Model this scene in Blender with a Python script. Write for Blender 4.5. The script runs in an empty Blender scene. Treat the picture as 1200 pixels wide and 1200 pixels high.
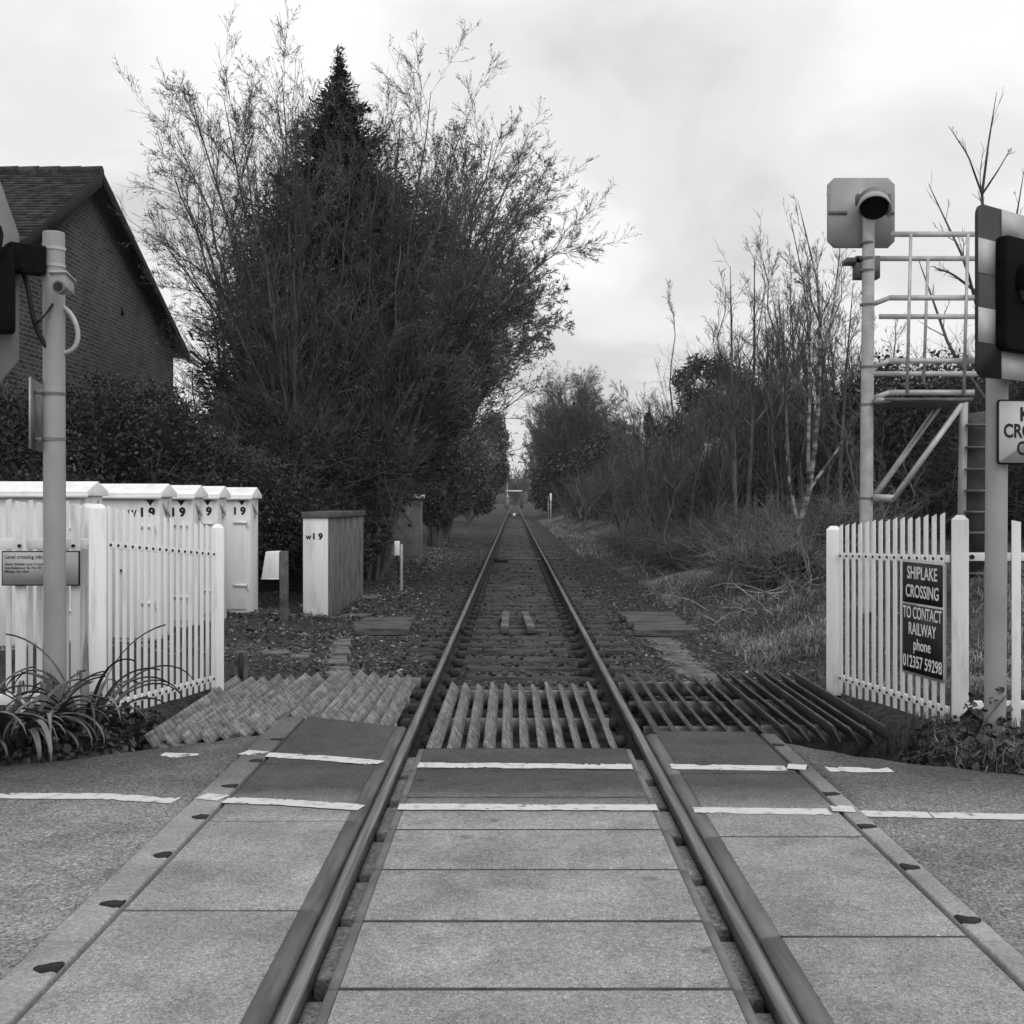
import bpy, bmesh, math, random
import numpy as np
from mathutils import Vector, Matrix, Euler
C = bpy.context.scene.collection
sc = bpy.context.scene
R = math.radians
rng = np.random.default_rng(11)
random.seed(5)

# ------------------------------------------------------------------ camera, sky, sun, exposure
F, CX, CY = 1380.0, 602.0, 586.0           # focal length and vanishing point of the track in photo pixels (1200 wide)
CAMX, CAMZ = -0.069, 1.537
cam = bpy.data.objects.new('camera', bpy.data.cameras.new('camera'))
C.objects.link(cam); sc.camera = cam
cam.location = (CAMX, 0, CAMZ); cam.rotation_euler = (R(90), 0, 0)
cam.data.sensor_width = 36; cam.data.lens = 36 * F / 1200
cam.data.shift_x = -2 / 1200; cam.data.shift_y = -14 / 1200
cam.data.clip_start = 0.05; cam.data.clip_end = 3000

SUN_EL, SUN_AZ = R(52), R(150)             # azimuth clockwise from +y: behind the camera, to the right
wd = bpy.data.worlds.new('World'); sc.world = wd; wd.use_nodes = True
nt = wd.node_tree; nt.nodes.clear()
def nd(t, ty, **kw):
    n = t.nodes.new(ty)
    for k, v in kw.items():
        if k.startswith('i_'):
            key = k[2:]; key = int(key) if key.isdigit() else key.replace('_', ' ')
            n.inputs[key].default_value = v
        else: setattr(n, k, v)
    return n
def ramp(t, fac, stops, interp='LINEAR'):
    r = nd(t, 'ShaderNodeValToRGB'); r.color_ramp.interpolation = interp
    el = r.color_ramp.elements
    while len(el) < len(stops): el.new(0.5)
    for e, (p, v) in zip(el, stops): e.position = p; e.color = (v, v, v, 1)
    t.links.new(fac, r.inputs[0]); return r.outputs[0]
def math_n(t, op, a, b=None, clamp=False):
    m = nd(t, 'ShaderNodeMath', operation=op, use_clamp=clamp)
    for i, x in enumerate((a, b)):
        if x is None: continue
        if isinstance(x, (int, float)): m.inputs[i].default_value = x
        else: t.links.new(x, m.inputs[i])
    return m.outputs[0]
sky = nd(nt, 'ShaderNodeTexSky', sky_type='NISHITA', sun_disc=False, sun_elevation=SUN_EL, sun_rotation=SUN_AZ,
         air_density=1.0, dust_density=4.0)
bw = nd(nt, 'ShaderNodeRGBToBW'); nt.links.new(sky.outputs[0], bw.inputs[0])
tc = nd(nt, 'ShaderNodeTexCoord')
sep = nd(nt, 'ShaderNodeSeparateXYZ'); nt.links.new(tc.outputs['Generated'], sep.inputs[0])
# a layer of cloud: the view direction is carried to a plane overhead
zc = math_n(nt, 'ADD', math_n(nt, 'MAXIMUM', sep.outputs[2], 0.0), 0.30)
cmb = nd(nt, 'ShaderNodeCombineXYZ')
nt.links.new(math_n(nt, 'DIVIDE', sep.outputs[0], zc), cmb.inputs[0])
nt.links.new(math_n(nt, 'DIVIDE', sep.outputs[1], zc), cmb.inputs[1])
cmb.inputs[2].default_value = 3.3
n1 = nd(nt, 'ShaderNodeTexNoise', i_Scale=1.5, i_Detail=7.0, i_Roughness=0.5, i_Distortion=0.35)
nt.links.new(cmb.outputs[0], n1.inputs['Vector'])
cl = ramp(nt, n1.outputs[0], [(0.30, 0.66), (0.42, 0.80), (0.52, 0.94), (0.62, 1.02)], 'EASE')
hz = ramp(nt, sep.outputs[2], [(0.0, 0.70), (0.08, 0.78), (0.22, 0.95), (0.4, 1.0)])
cloud = math_n(nt, 'MULTIPLY', cl, hz)
skyv = math_n(nt, 'ADD', math_n(nt, 'MULTIPLY', cloud, 8.6), math_n(nt, 'MULTIPLY', bw.outputs[0], 0.08))
bg = nd(nt, 'ShaderNodeBackground'); bg.inputs[1].default_value = 0.1
nt.links.new(skyv, bg.inputs[0])
out = nd(nt, 'ShaderNodeOutputWorld'); nt.links.new(bg.outputs[0], out.inputs[0])

sl = bpy.data.lights.new('sun', 'SUN'); sl.energy = 0.8; sl.angle = R(50); sl.color = (1, 1, 1)
so = bpy.data.objects.new('sun', sl); C.objects.link(so)
sd = Vector((math.sin(SUN_AZ) * math.cos(SUN_EL), math.cos(SUN_AZ) * math.cos(SUN_EL), math.sin(SUN_EL)))
so.rotation_euler = sd.to_track_quat('Z', 'Y').to_euler()
sc.view_settings.view_transform = 'Standard'; sc.view_settings.look = 'None'
sc.view_settings.exposure = 0.3; sc.view_settings.gamma = 1.0; sc.view_settings.use_curve_mapping = False
sc.render.engine = 'CYCLES'
sc.cycles.max_bounces = 4; sc.cycles.diffuse_bounces = 2; sc.cycles.glossy_bounces = 2
sc.cycles.transmission_bounces = 2; sc.cycles.transparent_max_bounces = 4
sc.cycles.use_denoising = True

HAZE = 0.0003
# ------------------------------------------------------------------ photo measures -> metres
def X(px, Y): return CAMX + (px - CX) * Y / F
def Z(py, Y): return CAMZ - (py - CY) * Y / F
def P(px, py, Y): return np.array([X(px, Y), Y, Z(py, Y)])
def G(px, py, z=0.0):
    Y = (CAMZ - z) * F / (py - CY); return np.array([X(px, Y), Y, z])

# ------------------------------------------------------------------ mesh helpers
def link_mesh(name, parts, mat, parent=None, smooth=False, bevel=0, loc=None, rz=0.0):
    """parts: list of (V (n,3), F) with F an int array (m,k) or a list of index tuples. World coordinates; made local to parent/loc."""
    Vs, loops, starts, totals, off, ls = [], [], [], [], 0, 0
    for V, Fc in parts:
        V = np.asarray(V, float).reshape(-1, 3)
        groups = [Fc] if isinstance(Fc, np.ndarray) else [np.array([f]) for f in Fc]
        for g in groups:
            if g.size == 0: continue
            m, k = g.shape
            loops.append((g + off).ravel()); starts.append(ls + np.arange(m) * k); totals.append(np.full(m, k))
            ls += m * k
        Vs.append(V); off += len(V)
    V = np.concatenate(Vs); loops = np.concatenate(loops); starts = np.concatenate(starts)
    me = bpy.data.meshes.new(name)
    if parent is not None: V = V - np.array(parent.matrix_basis.translation if parent.parent is None else abs_loc(parent))
    elif loc is not None: V = V - np.array(loc)
    me.vertices.add(len(V)); me.vertices.foreach_set('co', V.astype(np.float32).ravel())
    me.loops.add(len(loops)); me.loops.foreach_set('vertex_index', loops.astype(np.int32))
    me.polygons.add(len(starts)); me.polygons.foreach_set('loop_start', starts.astype(np.int32))
    me.polygons.foreach_set('loop_total', np.concatenate(totals).astype(np.int32))
    if smooth: me.polygons.foreach_set('use_smooth', np.ones(len(starts), bool))
    me.update(calc_edges=True); me.validate()
    me.materials.append(mat)
    o = bpy.data.objects.new(name, me); C.objects.link(o)
    if parent is not None: o.parent = parent
    elif loc is not None: o.location = loc
    if bevel:
        b = o.modifiers.new('bevel', 'BEVEL'); b.width = bevel; b.segments = 2; b.limit_method = 'ANGLE'
    return o
def abs_loc(o):
    v = Vector(o.location)
    while o.parent: o = o.parent; v += Vector(o.location)
    return v
def thing(name, label, cat, loc=(0, 0, 0), group=None):
    o = bpy.data.objects.new(name, None); o.empty_display_size = 0.2; C.objects.link(o); o.location = [float(v) for v in loc]
    return tag(o, label, cat, group)
def tag(o, label, cat, group=None):
    o['label'] = label; o['category'] = cat
    if group: o['group'] = group
    return o
def struct(o): o['kind'] = 'structure'; return o
def stuff(o, label=None, cat=None):
    o['kind'] = 'stuff'
    if label: o['label'] = label; o['category'] = cat
    return o
BOXF = np.array([[0, 3, 2, 1], [4, 5, 6, 7], [0, 1, 5, 4], [1, 2, 6, 5], [2, 3, 7, 6], [3, 0, 4, 7]])
def box(x0, x1, y0, y1, z0, z1):
    return (np.array([[x0, y0, z0], [x1, y0, z0], [x1, y1, z0], [x0, y1, z0], [x0, y0, z1], [x1, y0, z1], [x1, y1, z1], [x0, y1, z1]]), BOXF)
def obox(c, size, ax=None, rz=0.0):
    """oriented box: centre, size, axes"""
    sx, sy, sz = [s / 2 for s in size]
    V, f = box(-sx, sx, -sy, sy, -sz, sz)
    if ax is None: ax = np.array(Matrix.Rotation(rz, 3, 'Z')).T
    return (V @ np.asarray(ax) + np.asarray(c), f)
def bar(p0, p1, w, h, up=(0, 0, 1)):
    """rectangular bar from p0 to p1, width w (sideways), height h (along up)"""
    p0, p1 = np.asarray(p0, float), np.asarray(p1, float)
    d = p1 - p0; L = np.linalg.norm(d); d /= L
    s = np.cross(d, up); s /= np.linalg.norm(s); u = np.cross(s, d)
    return obox((p0 + p1) / 2, (L, w, h), np.array([d, s, u]))
def cyl(p0, p1, r0, r1=None, k=20):
    r1 = r0 if r1 is None else r1
    p0, p1 = np.asarray(p0, float), np.asarray(p1, float); d = p1 - p0; d /= np.linalg.norm(d)
    a = np.cross(d, (0, 0, 1) if abs(d[2]) < .9 else (1, 0, 0)); a /= np.linalg.norm(a); b = np.cross(d, a)
    t = np.arange(k) * 2 * math.pi / k
    ring = np.cos(t)[:, None] * a + np.sin(t)[:, None] * b
    V = np.concatenate([p0 + ring * r0, p1 + ring * r1, p0 + ring * r0, p1 + ring * r1])
    i = np.arange(k); j = (i + 1) % k
    return (V, [tuple(q) for q in np.stack([i, j, j + k, i + k], 1)] + [tuple(2 * k + i[::-1]), tuple(3 * k + i)])
def tube(pts, r, k=8):
    pts = np.asarray(pts, float)[None]; n = pts.shape[1]
    rad = np.full((1, n), r) if np.isscalar(r) else np.asarray(r, float)[None]
    return tubes(pts, rad, k)
def norm(v): return v / np.maximum(np.linalg.norm(v, axis=-1, keepdims=True), 1e-9)
def tubes(pts, rad, k=3):
    N, n, _ = pts.shape
    T = np.empty_like(pts); T[:, 1:-1] = pts[:, 2:] - pts[:, :-2]; T[:, 0] = pts[:, 1] - pts[:, 0]; T[:, -1] = pts[:, -1] - pts[:, -2]
    T = norm(T)
    ref = np.tile(np.array([0.31, 0.83, 0.46]), (N, 1)); m = np.abs((T[:, 0] * ref).sum(1)) > .85; ref[m] = (0.9, -0.3, 0.3)
    A = norm(np.cross(T, ref[:, None, :])); B = np.cross(T, A)
    t = np.arange(k) * 2 * math.pi / k
    V = pts[:, :, None] + rad[:, :, None, None] * (np.cos(t)[None, None, :, None] * A[:, :, None] + np.sin(t)[None, None, :, None] * B[:, :, None])
    base = (np.arange(N) * n * k)[:, None, None] + (np.arange(n - 1) * k)[None, :, None]
    i = np.arange(k); j = (i + 1) % k
    Fq = np.stack([base + i, base + j, base + j + k, base + i + k], -1).reshape(-1, 4)
    return (V.reshape(-1, 3), Fq)
def prism(poly, axis_o, ax_u, ax_v, ax_w, w0, w1):
    """2D polygon (u,v) extruded along w"""
    poly = np.asarray(poly, float); n = len(poly); o = np.asarray(axis_o, float)
    u, v, w = (np.asarray(a, float) for a in (ax_u, ax_v, ax_w))
    base = o + poly[:, :1] * u + poly[:, 1:] * v
    V = np.concatenate([base + w0 * w, base + w1 * w])
    i = np.arange(n); j = (i + 1) % n
    return (V, [tuple(i[::-1]), tuple(i + n)] + [tuple(q) for q in np.stack([i, j, j + n, i + n], 1)])
def leaves(c, size, asp=0.45, dirs=None, flat=0.0, bend=0.12, six=False):
    """a diamond leaf at each centre; dirs: long axis (random when None); flat>0 turns faces upward"""
    N = len(c); s = np.asarray(size) * np.ones(N)
    d = norm(rng.normal(size=(N, 3))) if dirs is None else norm(dirs)
    nrm = rng.normal(size=(N, 3)); nrm[:, 2] += flat
    w = norm(np.cross(d, nrm)); up = np.cross(w, d)
    s = s[:, None]
    if six:
        V = np.stack([c - d * s * .5, c - d * s * .12 + w * s * asp * .55 + up * s * bend, c + d * s * .22 + w * s * asp * .42 + up * s * bend * .8, c + d * s * .55 - up * s * bend * .6,
                      c + d * s * .22 - w * s * asp * .42 + up * s * bend * .8, c - d * s * .12 - w * s * asp * .55 + up * s * bend], 1).reshape(-1, 3)
        b = np.arange(N)[:, None] * 6
        return (V, np.concatenate([b + np.array([[0, 1, 2, 3]]), b + np.array([[0, 3, 4, 5]])]))
    V = np.stack([c - d * s * .5, c + w * s * asp * .5 + up * s * bend, c + d * s * .5, c - w * s * asp * .5 + up * s * bend], 1).reshape(-1, 3)
    return (V, np.arange(4 * N).reshape(-1, 4))

# ------------------------------------------------------------------ materials
MATS = {}
def new_mat(name):
    m = bpy.data.materials.new(name); m.use_nodes = True; t = m.node_tree
    b = t.nodes['Principled BSDF']; MATS[name] = m; return m, t, b
def M(name, lo, hi=None, scale=6.0, detail=5.0, rough=0.8, bump=0.0, bscale=None, island=0.0, stretch=(1, 1, 1), metal=0.0, spec=0.3, contrast=(0.35, 0.65)):
    if name in MATS: return MATS[name]
    hi = lo if hi is None else hi
    m, t, b = new_mat(name)
    co = nd(t, 'ShaderNodeTexCoord'); mp = nd(t, 'ShaderNodeMapping'); mp.inputs['Scale'].default_value = stretch
    t.links.new(co.outputs['Object'], mp.inputs[0])
    n = nd(t, 'ShaderNodeTexNoise', i_Scale=scale, i_Detail=detail, i_Roughness=0.6); t.links.new(mp.outputs[0], n.inputs['Vector'])
    c = ramp(t, n.outputs[0], [(contrast[0], lo), (contrast[1], hi)])
    if island:
        g = nd(t, 'ShaderNodeNewGeometry')
        f = math_n(t, 'ADD', math_n(t, 'MULTIPLY', g.outputs['Random Per Island'], 2 * island), 1 - island)
        c = math_n(t, 'MULTIPLY', c, f)
    t.links.new(c, b.inputs['Base Color'])
    b.inputs['Roughness'].default_value = rough; b.inputs['Metallic'].default_value = metal; b.inputs['Specular IOR Level'].default_value = spec
    if bump:
        n2 = nd(t, 'ShaderNodeTexNoise', i_Scale=bscale or scale * 4, i_Detail=6.0); t.links.new(mp.outputs[0], n2.inputs['Vector'])
        bp = nd(t, 'ShaderNodeBump', i_Strength=bump, i_Distance=0.02); t.links.new(n2.outputs[0], bp.inputs['Height']); t.links.new(bp.outputs[0], b.inputs['Normal'])
    return m
def speckled(name, base, dark_y=None, dark=0.4, sp=0.35, scale=190, bump=0.35, patch=0.25, holes=0.0):
    """concrete or asphalt with visible aggregate; dark_y: where grime from lack of traffic starts"""
    m, t, b = new_mat(name)
    co = nd(t, 'ShaderNodeNewGeometry')
    vo = nd(t, 'ShaderNodeTexVoronoi', i_Scale=scale); t.links.new(co.outputs['Position'], vo.inputs['Vector'])
    vb = nd(t, 'ShaderNodeRGBToBW'); t.links.new(vo.outputs['Color'], vb.inputs[0])
    spv = ramp(t, vb.outputs[0], [(0.05, 1 - sp), (0.5, 1.0), (0.82, 1 + sp * 0.5), (0.97, 1 + sp * 1.9)])
    n = nd(t, 'ShaderNodeTexNoise', i_Scale=1.7, i_Detail=9.0, i_Roughness=0.65); t.links.new(co.outputs['Position'], n.inputs['Vector'])
    pv = ramp(t, n.outputs[0], [(0.3, 1 - patch), (0.7, 1 + patch)])
    c = math_n(t, 'MULTIPLY', math_n(t, 'MULTIPLY', spv, pv), base)
    n3 = nd(t, 'ShaderNodeTexNoise', i_Scale=45.0, i_Detail=3.0); t.links.new(co.outputs['Position'], n3.inputs['Vector'])
    c = math_n(t, 'MULTIPLY', c, ramp(t, n3.outputs[0], [(0.3, .82), (0.7, 1.15)]))
    if holes:   # dark drip stains
        vs = nd(t, 'ShaderNodeTexVoronoi', i_Scale=2.3); t.links.new(co.outputs['Position'], vs.inputs['Vector'])
        dd = math_n(t, 'ADD', vs.outputs['Distance'], math_n(t, 'MULTIPLY', math_n(t, 'SUBTRACT', n3.outputs[0], .5), .12))
        c = math_n(t, 'MULTIPLY', c, ramp(t, dd, [(0.0, .5), (.07, .72), (.11, 1.0)]))
        n5 = nd(t, 'ShaderNodeTexNoise', i_Scale=5.0, i_Detail=8.0, i_Roughness=.7); t.links.new(co.outputs['Position'], n5.inputs['Vector'])
        c = math_n(t, 'MULTIPLY', c, ramp(t, n5.outputs[0], [(.33, .78), (.5, 1.0), (.7, 1.08)]))
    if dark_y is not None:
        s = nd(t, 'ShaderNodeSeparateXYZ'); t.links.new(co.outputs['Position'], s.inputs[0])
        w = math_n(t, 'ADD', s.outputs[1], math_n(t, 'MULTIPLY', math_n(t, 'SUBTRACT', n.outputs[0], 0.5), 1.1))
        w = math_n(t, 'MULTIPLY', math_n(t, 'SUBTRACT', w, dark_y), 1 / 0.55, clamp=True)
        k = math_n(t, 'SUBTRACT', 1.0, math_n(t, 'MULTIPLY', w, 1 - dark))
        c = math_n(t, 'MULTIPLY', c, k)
    t.links.new(c, b.inputs['Base Color']); b.inputs['Roughness'].default_value = 0.9; b.inputs['Specular IOR Level'].default_value = 0.2
    bp = nd(t, 'ShaderNodeBump', i_Strength=bump, i_Distance=0.004); t.links.new(vb.outputs[0], bp.inputs['Height']); t.links.new(bp.outputs[0], b.inputs['Normal'])
    return m

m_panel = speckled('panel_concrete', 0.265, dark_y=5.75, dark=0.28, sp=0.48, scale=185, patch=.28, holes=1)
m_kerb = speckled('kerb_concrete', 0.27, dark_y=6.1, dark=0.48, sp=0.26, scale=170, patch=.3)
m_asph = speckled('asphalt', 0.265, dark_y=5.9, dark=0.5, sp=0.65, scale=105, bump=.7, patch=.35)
m_rubber = M('rubber_edge', 0.07, 0.17, 2.2, rough=.6, detail=8, stretch=(6, .6, 1))
m_strip = M('steel_edge_strip', 0.10, 0.17, 5, rough=.6)
m_rail_top = M('worn_rail_steel', 0.08, 0.20, 1.6, rough=.45, stretch=(45, .8, 1), metal=.3, spec=.5)
m_rail_side = M('rusty_rail_side', 0.016, 0.045, 6, rough=.85, bump=.2)
m_sleeper = M('sleeper_timber', 0.026, 0.10, 3, rough=.9, bump=.5, bscale=30, stretch=(1, 6, 6), island=.4)
m_joint = M('dark_gap', 0.012, 0.02)
m_seal = M('joint_rubber', 0.03, 0.075, 12, rough=.9)
m_paint = M('white_road_paint', 0.26, 0.56, 14, detail=9, rough=.7, contrast=(.30, .48), bump=.2)
def sawn(name, lo, hi):
    """grey sawn timber: grain along y, short cross cuts"""
    m, t, b = new_mat(name); co = nd(t, 'ShaderNodeTexCoord'); mp = nd(t, 'ShaderNodeMapping'); mp.inputs['Scale'].default_value = (14, 1.3, 14); t.links.new(co.outputs['Object'], mp.inputs[0])
    n = nd(t, 'ShaderNodeTexNoise', i_Scale=2.5, i_Detail=8.0, i_Roughness=.65); t.links.new(mp.outputs[0], n.inputs['Vector'])
    n2 = nd(t, 'ShaderNodeTexNoise', i_Scale=9.0, i_Detail=5.0); t.links.new(co.outputs['Object'], n2.inputs['Vector'])
    g = nd(t, 'ShaderNodeNewGeometry'); sp_ = nd(t, 'ShaderNodeSeparateXYZ'); t.links.new(co.outputs['Object'], sp_.inputs[0])
    ph = math_n(t, 'ADD', math_n(t, 'MULTIPLY', sp_.outputs[1], 62.0), math_n(t, 'ADD', math_n(t, 'MULTIPLY', g.outputs['Random Per Island'], 40.0), math_n(t, 'MULTIPLY', n2.outputs[0], 9.0)))
    cut = ramp(t, math_n(t, 'SINE', ph), [(.72, 1.0), (.96, .45)])
    c = math_n(t, 'MULTIPLY', ramp(t, n.outputs[0], [(.34, lo), (.66, hi)]), cut)
    c = math_n(t, 'MULTIPLY', c, math_n(t, 'ADD', math_n(t, 'MULTIPLY', g.outputs['Random Per Island'], .5), .75))
    c = math_n(t, 'MULTIPLY', c, ramp(t, n2.outputs[0], [(.35, .7), (.6, 1.15)]))
    t.links.new(c, b.inputs['Base Color']); b.inputs['Roughness'].default_value = .9
    bp = nd(t, 'ShaderNodeBump', i_Strength=.5, i_Distance=.01); t.links.new(n.outputs[0], bp.inputs['Height']); t.links.new(bp.outputs[0], b.inputs['Normal'])
    return m
m_wood = sawn('weathered_guard_timber', .10, .30)
m_wood_dk = sawn('damp_shaded_timber', .05, .12)  # damp timber, with the shade of turned-away faces also in the colour
m_white = M('white_fence_paint', 0.50, 0.84, 4, detail=9, rough=.55, stretch=(3, 3, .5), contrast=(.22, .46))
m_cab = M('white_cabinet_paint', 0.48, 0.80, 3.0, detail=9, rough=.5, stretch=(2, 2, .3), contrast=(.22, .52))
m_cab_roof = M('cabinet_roof_paint', 0.55, 0.82, 5, detail=8, rough=.55, contrast=(.2, .5))
m_black = M('black_paint', 0.010, 0.016, 5, rough=.5)
m_lampblack = M('matt_black', 0.004, 0.008, 5, rough=.9, spec=.1)
m_pole = M('grey_pole_paint', 0.27, 0.36, 3, detail=7, rough=.45, stretch=(1, 1, .5))
m_galv = M('galvanised_steel', 0.34, 0.50, 6, detail=7, rough=.5, metal=.15)
m_galv_dk = M('weathered_steel', 0.10, 0.2, 6, detail=7, rough=.6)
m_sign_grey = M('grey_sign_face', 0.46, 0.52, 3, rough=.5)
m_sign_white = M('white_sign_face', 0.42, 0.5, 3, rough=.4)
m_sign_frame = M('sign_frame', 0.45, 0.55, 3, rough=.5)
m_letter_w = M('white_lettering', 0.75, 0.8, rough=.6)
m_conc_old = M('mossy_concrete', 0.045, 0.17, 5, detail=8, rough=.95, bump=.5)
m_soil = M('dark_soil', 0.02, 0.06, 9, detail=8, rough=1, bump=.8)
m_bark = M('grey_bark', 0.035, 0.14, 7, detail=6, rough=.9, stretch=(1, 1, .4))
m_twig = M('bare_twigs', 0.03, 0.13, 1.1, detail=3, rough=.9, island=.35)
m_twig_far = M('far_twigs', 0.045, 0.13, .5, detail=3, rough=.9, island=.3)
m_catkin = M('catkins', 0.08, 0.17, 2, rough=.9, island=.4)
m_conif = M('conifer_needles', 0.007, 0.024, 1.4, detail=4, rough=.8, island=.5)
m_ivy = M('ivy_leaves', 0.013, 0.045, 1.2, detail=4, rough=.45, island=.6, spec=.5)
m_shade_ivy = M('shaded_ivy_leaves', 0.006, 0.024, 1.2, detail=4, rough=.6, island=.6, spec=.3)  # darker copy of the ivy, shade under the conifer put into the colour
m_laurel = M('laurel_leaves', 0.018, 0.055, 1.5, rough=.35, island=.6, spec=.5)
m_bush = M('bramble_leaves', 0.018, 0.06, .9, detail=4, rough=.6, island=.6)
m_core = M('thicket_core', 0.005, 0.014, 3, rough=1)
m_dead = M('dead_grass', 0.07, 0.31, 1.3, detail=4, rough=.9, island=.5)
m_grass = M('verge_grass', 0.03, 0.10, 1.3, detail=4, rough=.85, island=.5)
m_litter = M('leaf_litter', 0.035, 0.19, 9, detail=2, rough=.85, island=.7)
m_flax = M('strappy_leaves', 0.03, 0.13, 3, detail=3, rough=.4, island=.5, spec=.5)
m_stone = M('ballast_stones', 0.018, 0.095, 12, detail=4, rough=.95, island=.6)

# birch bark: white with dark bands
m_birch, t_, b_ = new_mat('birch_bark')
co_ = nd(t_, 'ShaderNodeTexCoord'); mp_ = nd(t_, 'ShaderNodeMapping'); mp_.inputs['Scale'].default_value = (2, 2, 7); t_.links.new(co_.outputs['Object'], mp_.inputs[0])
n_ = nd(t_, 'ShaderNodeTexNoise', i_Scale=1.3, i_Detail=6.0); t_.links.new(mp_.outputs[0], n_.inputs['Vector'])
t_.links.new(ramp(t_, n_.outputs[0], [(0.44, .05), (0.60, .30)]), b_.inputs['Base Color']); b_.inputs['Roughness'].default_value = .8

# bricks (wall faces along y-z)
def brick_mat(name, lo, hi, mortar):
    m, t, b = new_mat(name)
    co = nd(t, 'ShaderNodeTexCoord'); s = nd(t, 'ShaderNodeSeparateXYZ'); t.links.new(co.outputs['Object'], s.inputs[0])
    cb = nd(t, 'ShaderNodeCombineXYZ')
    t.links.new(math_n(t, 'ADD', s.outputs[0], s.outputs[1]), cb.inputs[0]); t.links.new(s.outputs[2], cb.inputs[1])
    br = nd(t, 'ShaderNodeTexBrick', i_Scale=1.0); t.links.new(cb.outputs[0], br.inputs['Vector'])
    br.inputs['Brick Width'].default_value = .235; br.inputs['Row Height'].default_value = .085; br.inputs['Mortar Size'].default_value = .012
    br.inputs['Color1'].default_value = (lo,) * 3 + (1,); br.inputs['Color2'].default_value = (hi,) * 3 + (1,); br.inputs['Mortar'].default_value = (mortar,) * 3 + (1,)
    n = nd(t, 'ShaderNodeTexNoise', i_Scale=1.2, i_Detail=6.0); t.links.new(co.outputs['Object'], n.inputs['Vector'])
    k = ramp(t, n.outputs[0], [(.3, .75), (.7, 1.2)])
    bwn = nd(t, 'ShaderNodeRGBToBW'); t.links.new(br.outputs[0], bwn.inputs[0])
    t.links.new(math_n(t, 'MULTIPLY', bwn.outputs[0], k), b.inputs['Base Color']); b.inputs['Roughness'].default_value = .9
    bp = nd(t, 'ShaderNodeBump', i_Strength=.6, i_Distance=.01, invert=True); t.links.new(br.outputs['Fac'], bp.inputs['Height']); t.links.new(bp.outputs[0], b.inputs['Normal'])
    return m
m_brick = brick_mat('house_brick', 0.010, 0.052, 0.10)
m_tile = M('roof_tiles', 0.018, 0.065, 5, detail=6, rough=.9, island=.35, stretch=(1, 1, 1))

# ground: ballast near the track, earth and leaf mould elsewhere
m_ground, t_, b_ = new_mat('ground')
co_ = nd(t_, 'ShaderNodeTexCoord'); s_ = nd(t_, 'ShaderNodeSeparateXYZ'); t_.links.new(co_.outputs['Object'], s_.inputs[0])
nb = nd(t_, 'ShaderNodeTexNoise', i_Scale=.9, i_Detail=7.0); t_.links.new(co_.outputs['Object'], nb.inputs['Vector'])
vo_ = nd(t_, 'ShaderNodeTexVoronoi', i_Scale=20.0); t_.links.new(co_.outputs['Object'], vo_.inputs['Vector'])
vb_ = nd(t_, 'ShaderNodeRGBToBW'); t_.links.new(vo_.outputs['Color'], vb_.inputs[0])
bal = ramp(t_, vb_.outputs[0], [(.1, .015), (.6, .04), (.95, .11)])
nf = nd(t_, 'ShaderNodeTexNoise', i_Scale=16.0, i_Detail=8.0, i_Roughness=.7); t_.links.new(co_.outputs['Object'], nf.inputs['Vector'])
ear = math_n(t_, 'MULTIPLY', ramp(t_, nf.outputs[0], [(.32, .014), (.7, .085)]), ramp(t_, nb.outputs[0], [(.35, .6), (.65, 1.5)]))
ax_ = math_n(t_, 'ADD', math_n(t_, 'ABSOLUTE', s_.outputs[0]), math_n(t_, 'MULTIPLY', math_n(t_, 'SUBTRACT', nb.outputs[0], .5), 1.6))
w_ = math_n(t_, 'MULTIPLY', math_n(t_, 'SUBTRACT', ax_, 2.0), 1.6, clamp=True)
mx = nd(t_, 'ShaderNodeMix', data_type='FLOAT'); t_.links.new(w_, mx.inputs[0]); t_.links.new(bal, mx.inputs[2]); t_.links.new(ear, mx.inputs[3])
t_.links.new(mx.outputs[0], b_.inputs['Base Color']); b_.inputs['Roughness'].default_value = 1.0; b_.inputs['Specular IOR Level'].default_value = .1
bp_ = nd(t_, 'ShaderNodeBump', i_Strength=.8, i_Distance=.04); t_.links.new(math_n(t_, 'ADD', nf.outputs[0], vb_.outputs[0]), bp_.inputs['Height']); t_.links.new(bp_.outputs[0], b_.inputs['Normal'])

# ------------------------------------------------------------------ text
def text(name, body, mat, parent, org, ux, uy, size, align='LEFT', squeeze=1.0, bold=0.0, depth=0.002, fit=None):
    """flat lettering on the plane org + a*ux + b*uy, standing proud by depth"""
    cu = bpy.data.curves.new('tmp', 'FONT'); cu.body = body; cu.size = size; cu.align_x = align; cu.offset = bold; cu.resolution_u = 4
    cu.extrude = depth / 2
    o = bpy.data.objects.new('tmp', cu); C.objects.link(o)
    dg = bpy.context.evaluated_depsgraph_get(); me = bpy.data.meshes.new_from_object(o.evaluated_get(dg))
    bpy.data.objects.remove(o); bpy.data.curves.remove(cu)
    v = np.empty(len(me.vertices) * 3, np.float32); me.vertices.foreach_get('co', v); v = v.reshape(-1, 3).astype(float)
    if fit: squeeze = fit / (v[:, 0].max() - v[:, 0].min())
    ux, uy = np.asarray(ux, float), np.asarray(uy, float); un = np.cross(ux, uy)
    W = np.asarray(org, float) + v[:, :1] * squeeze * ux + v[:, 1:2] * uy + (v[:, 2:] + depth / 2) * un
    if parent is not None: W = W - np.array(abs_loc(parent))
    me.vertices.foreach_set('co', W.astype(np.float32).ravel()); me.update(); me.name = name
    me.materials.clear(); me.materials.append(mat)
    r = bpy.data.objects.new(name, me); C.objects.link(r)
    if parent is not None: r.parent = parent
    return r

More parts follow.
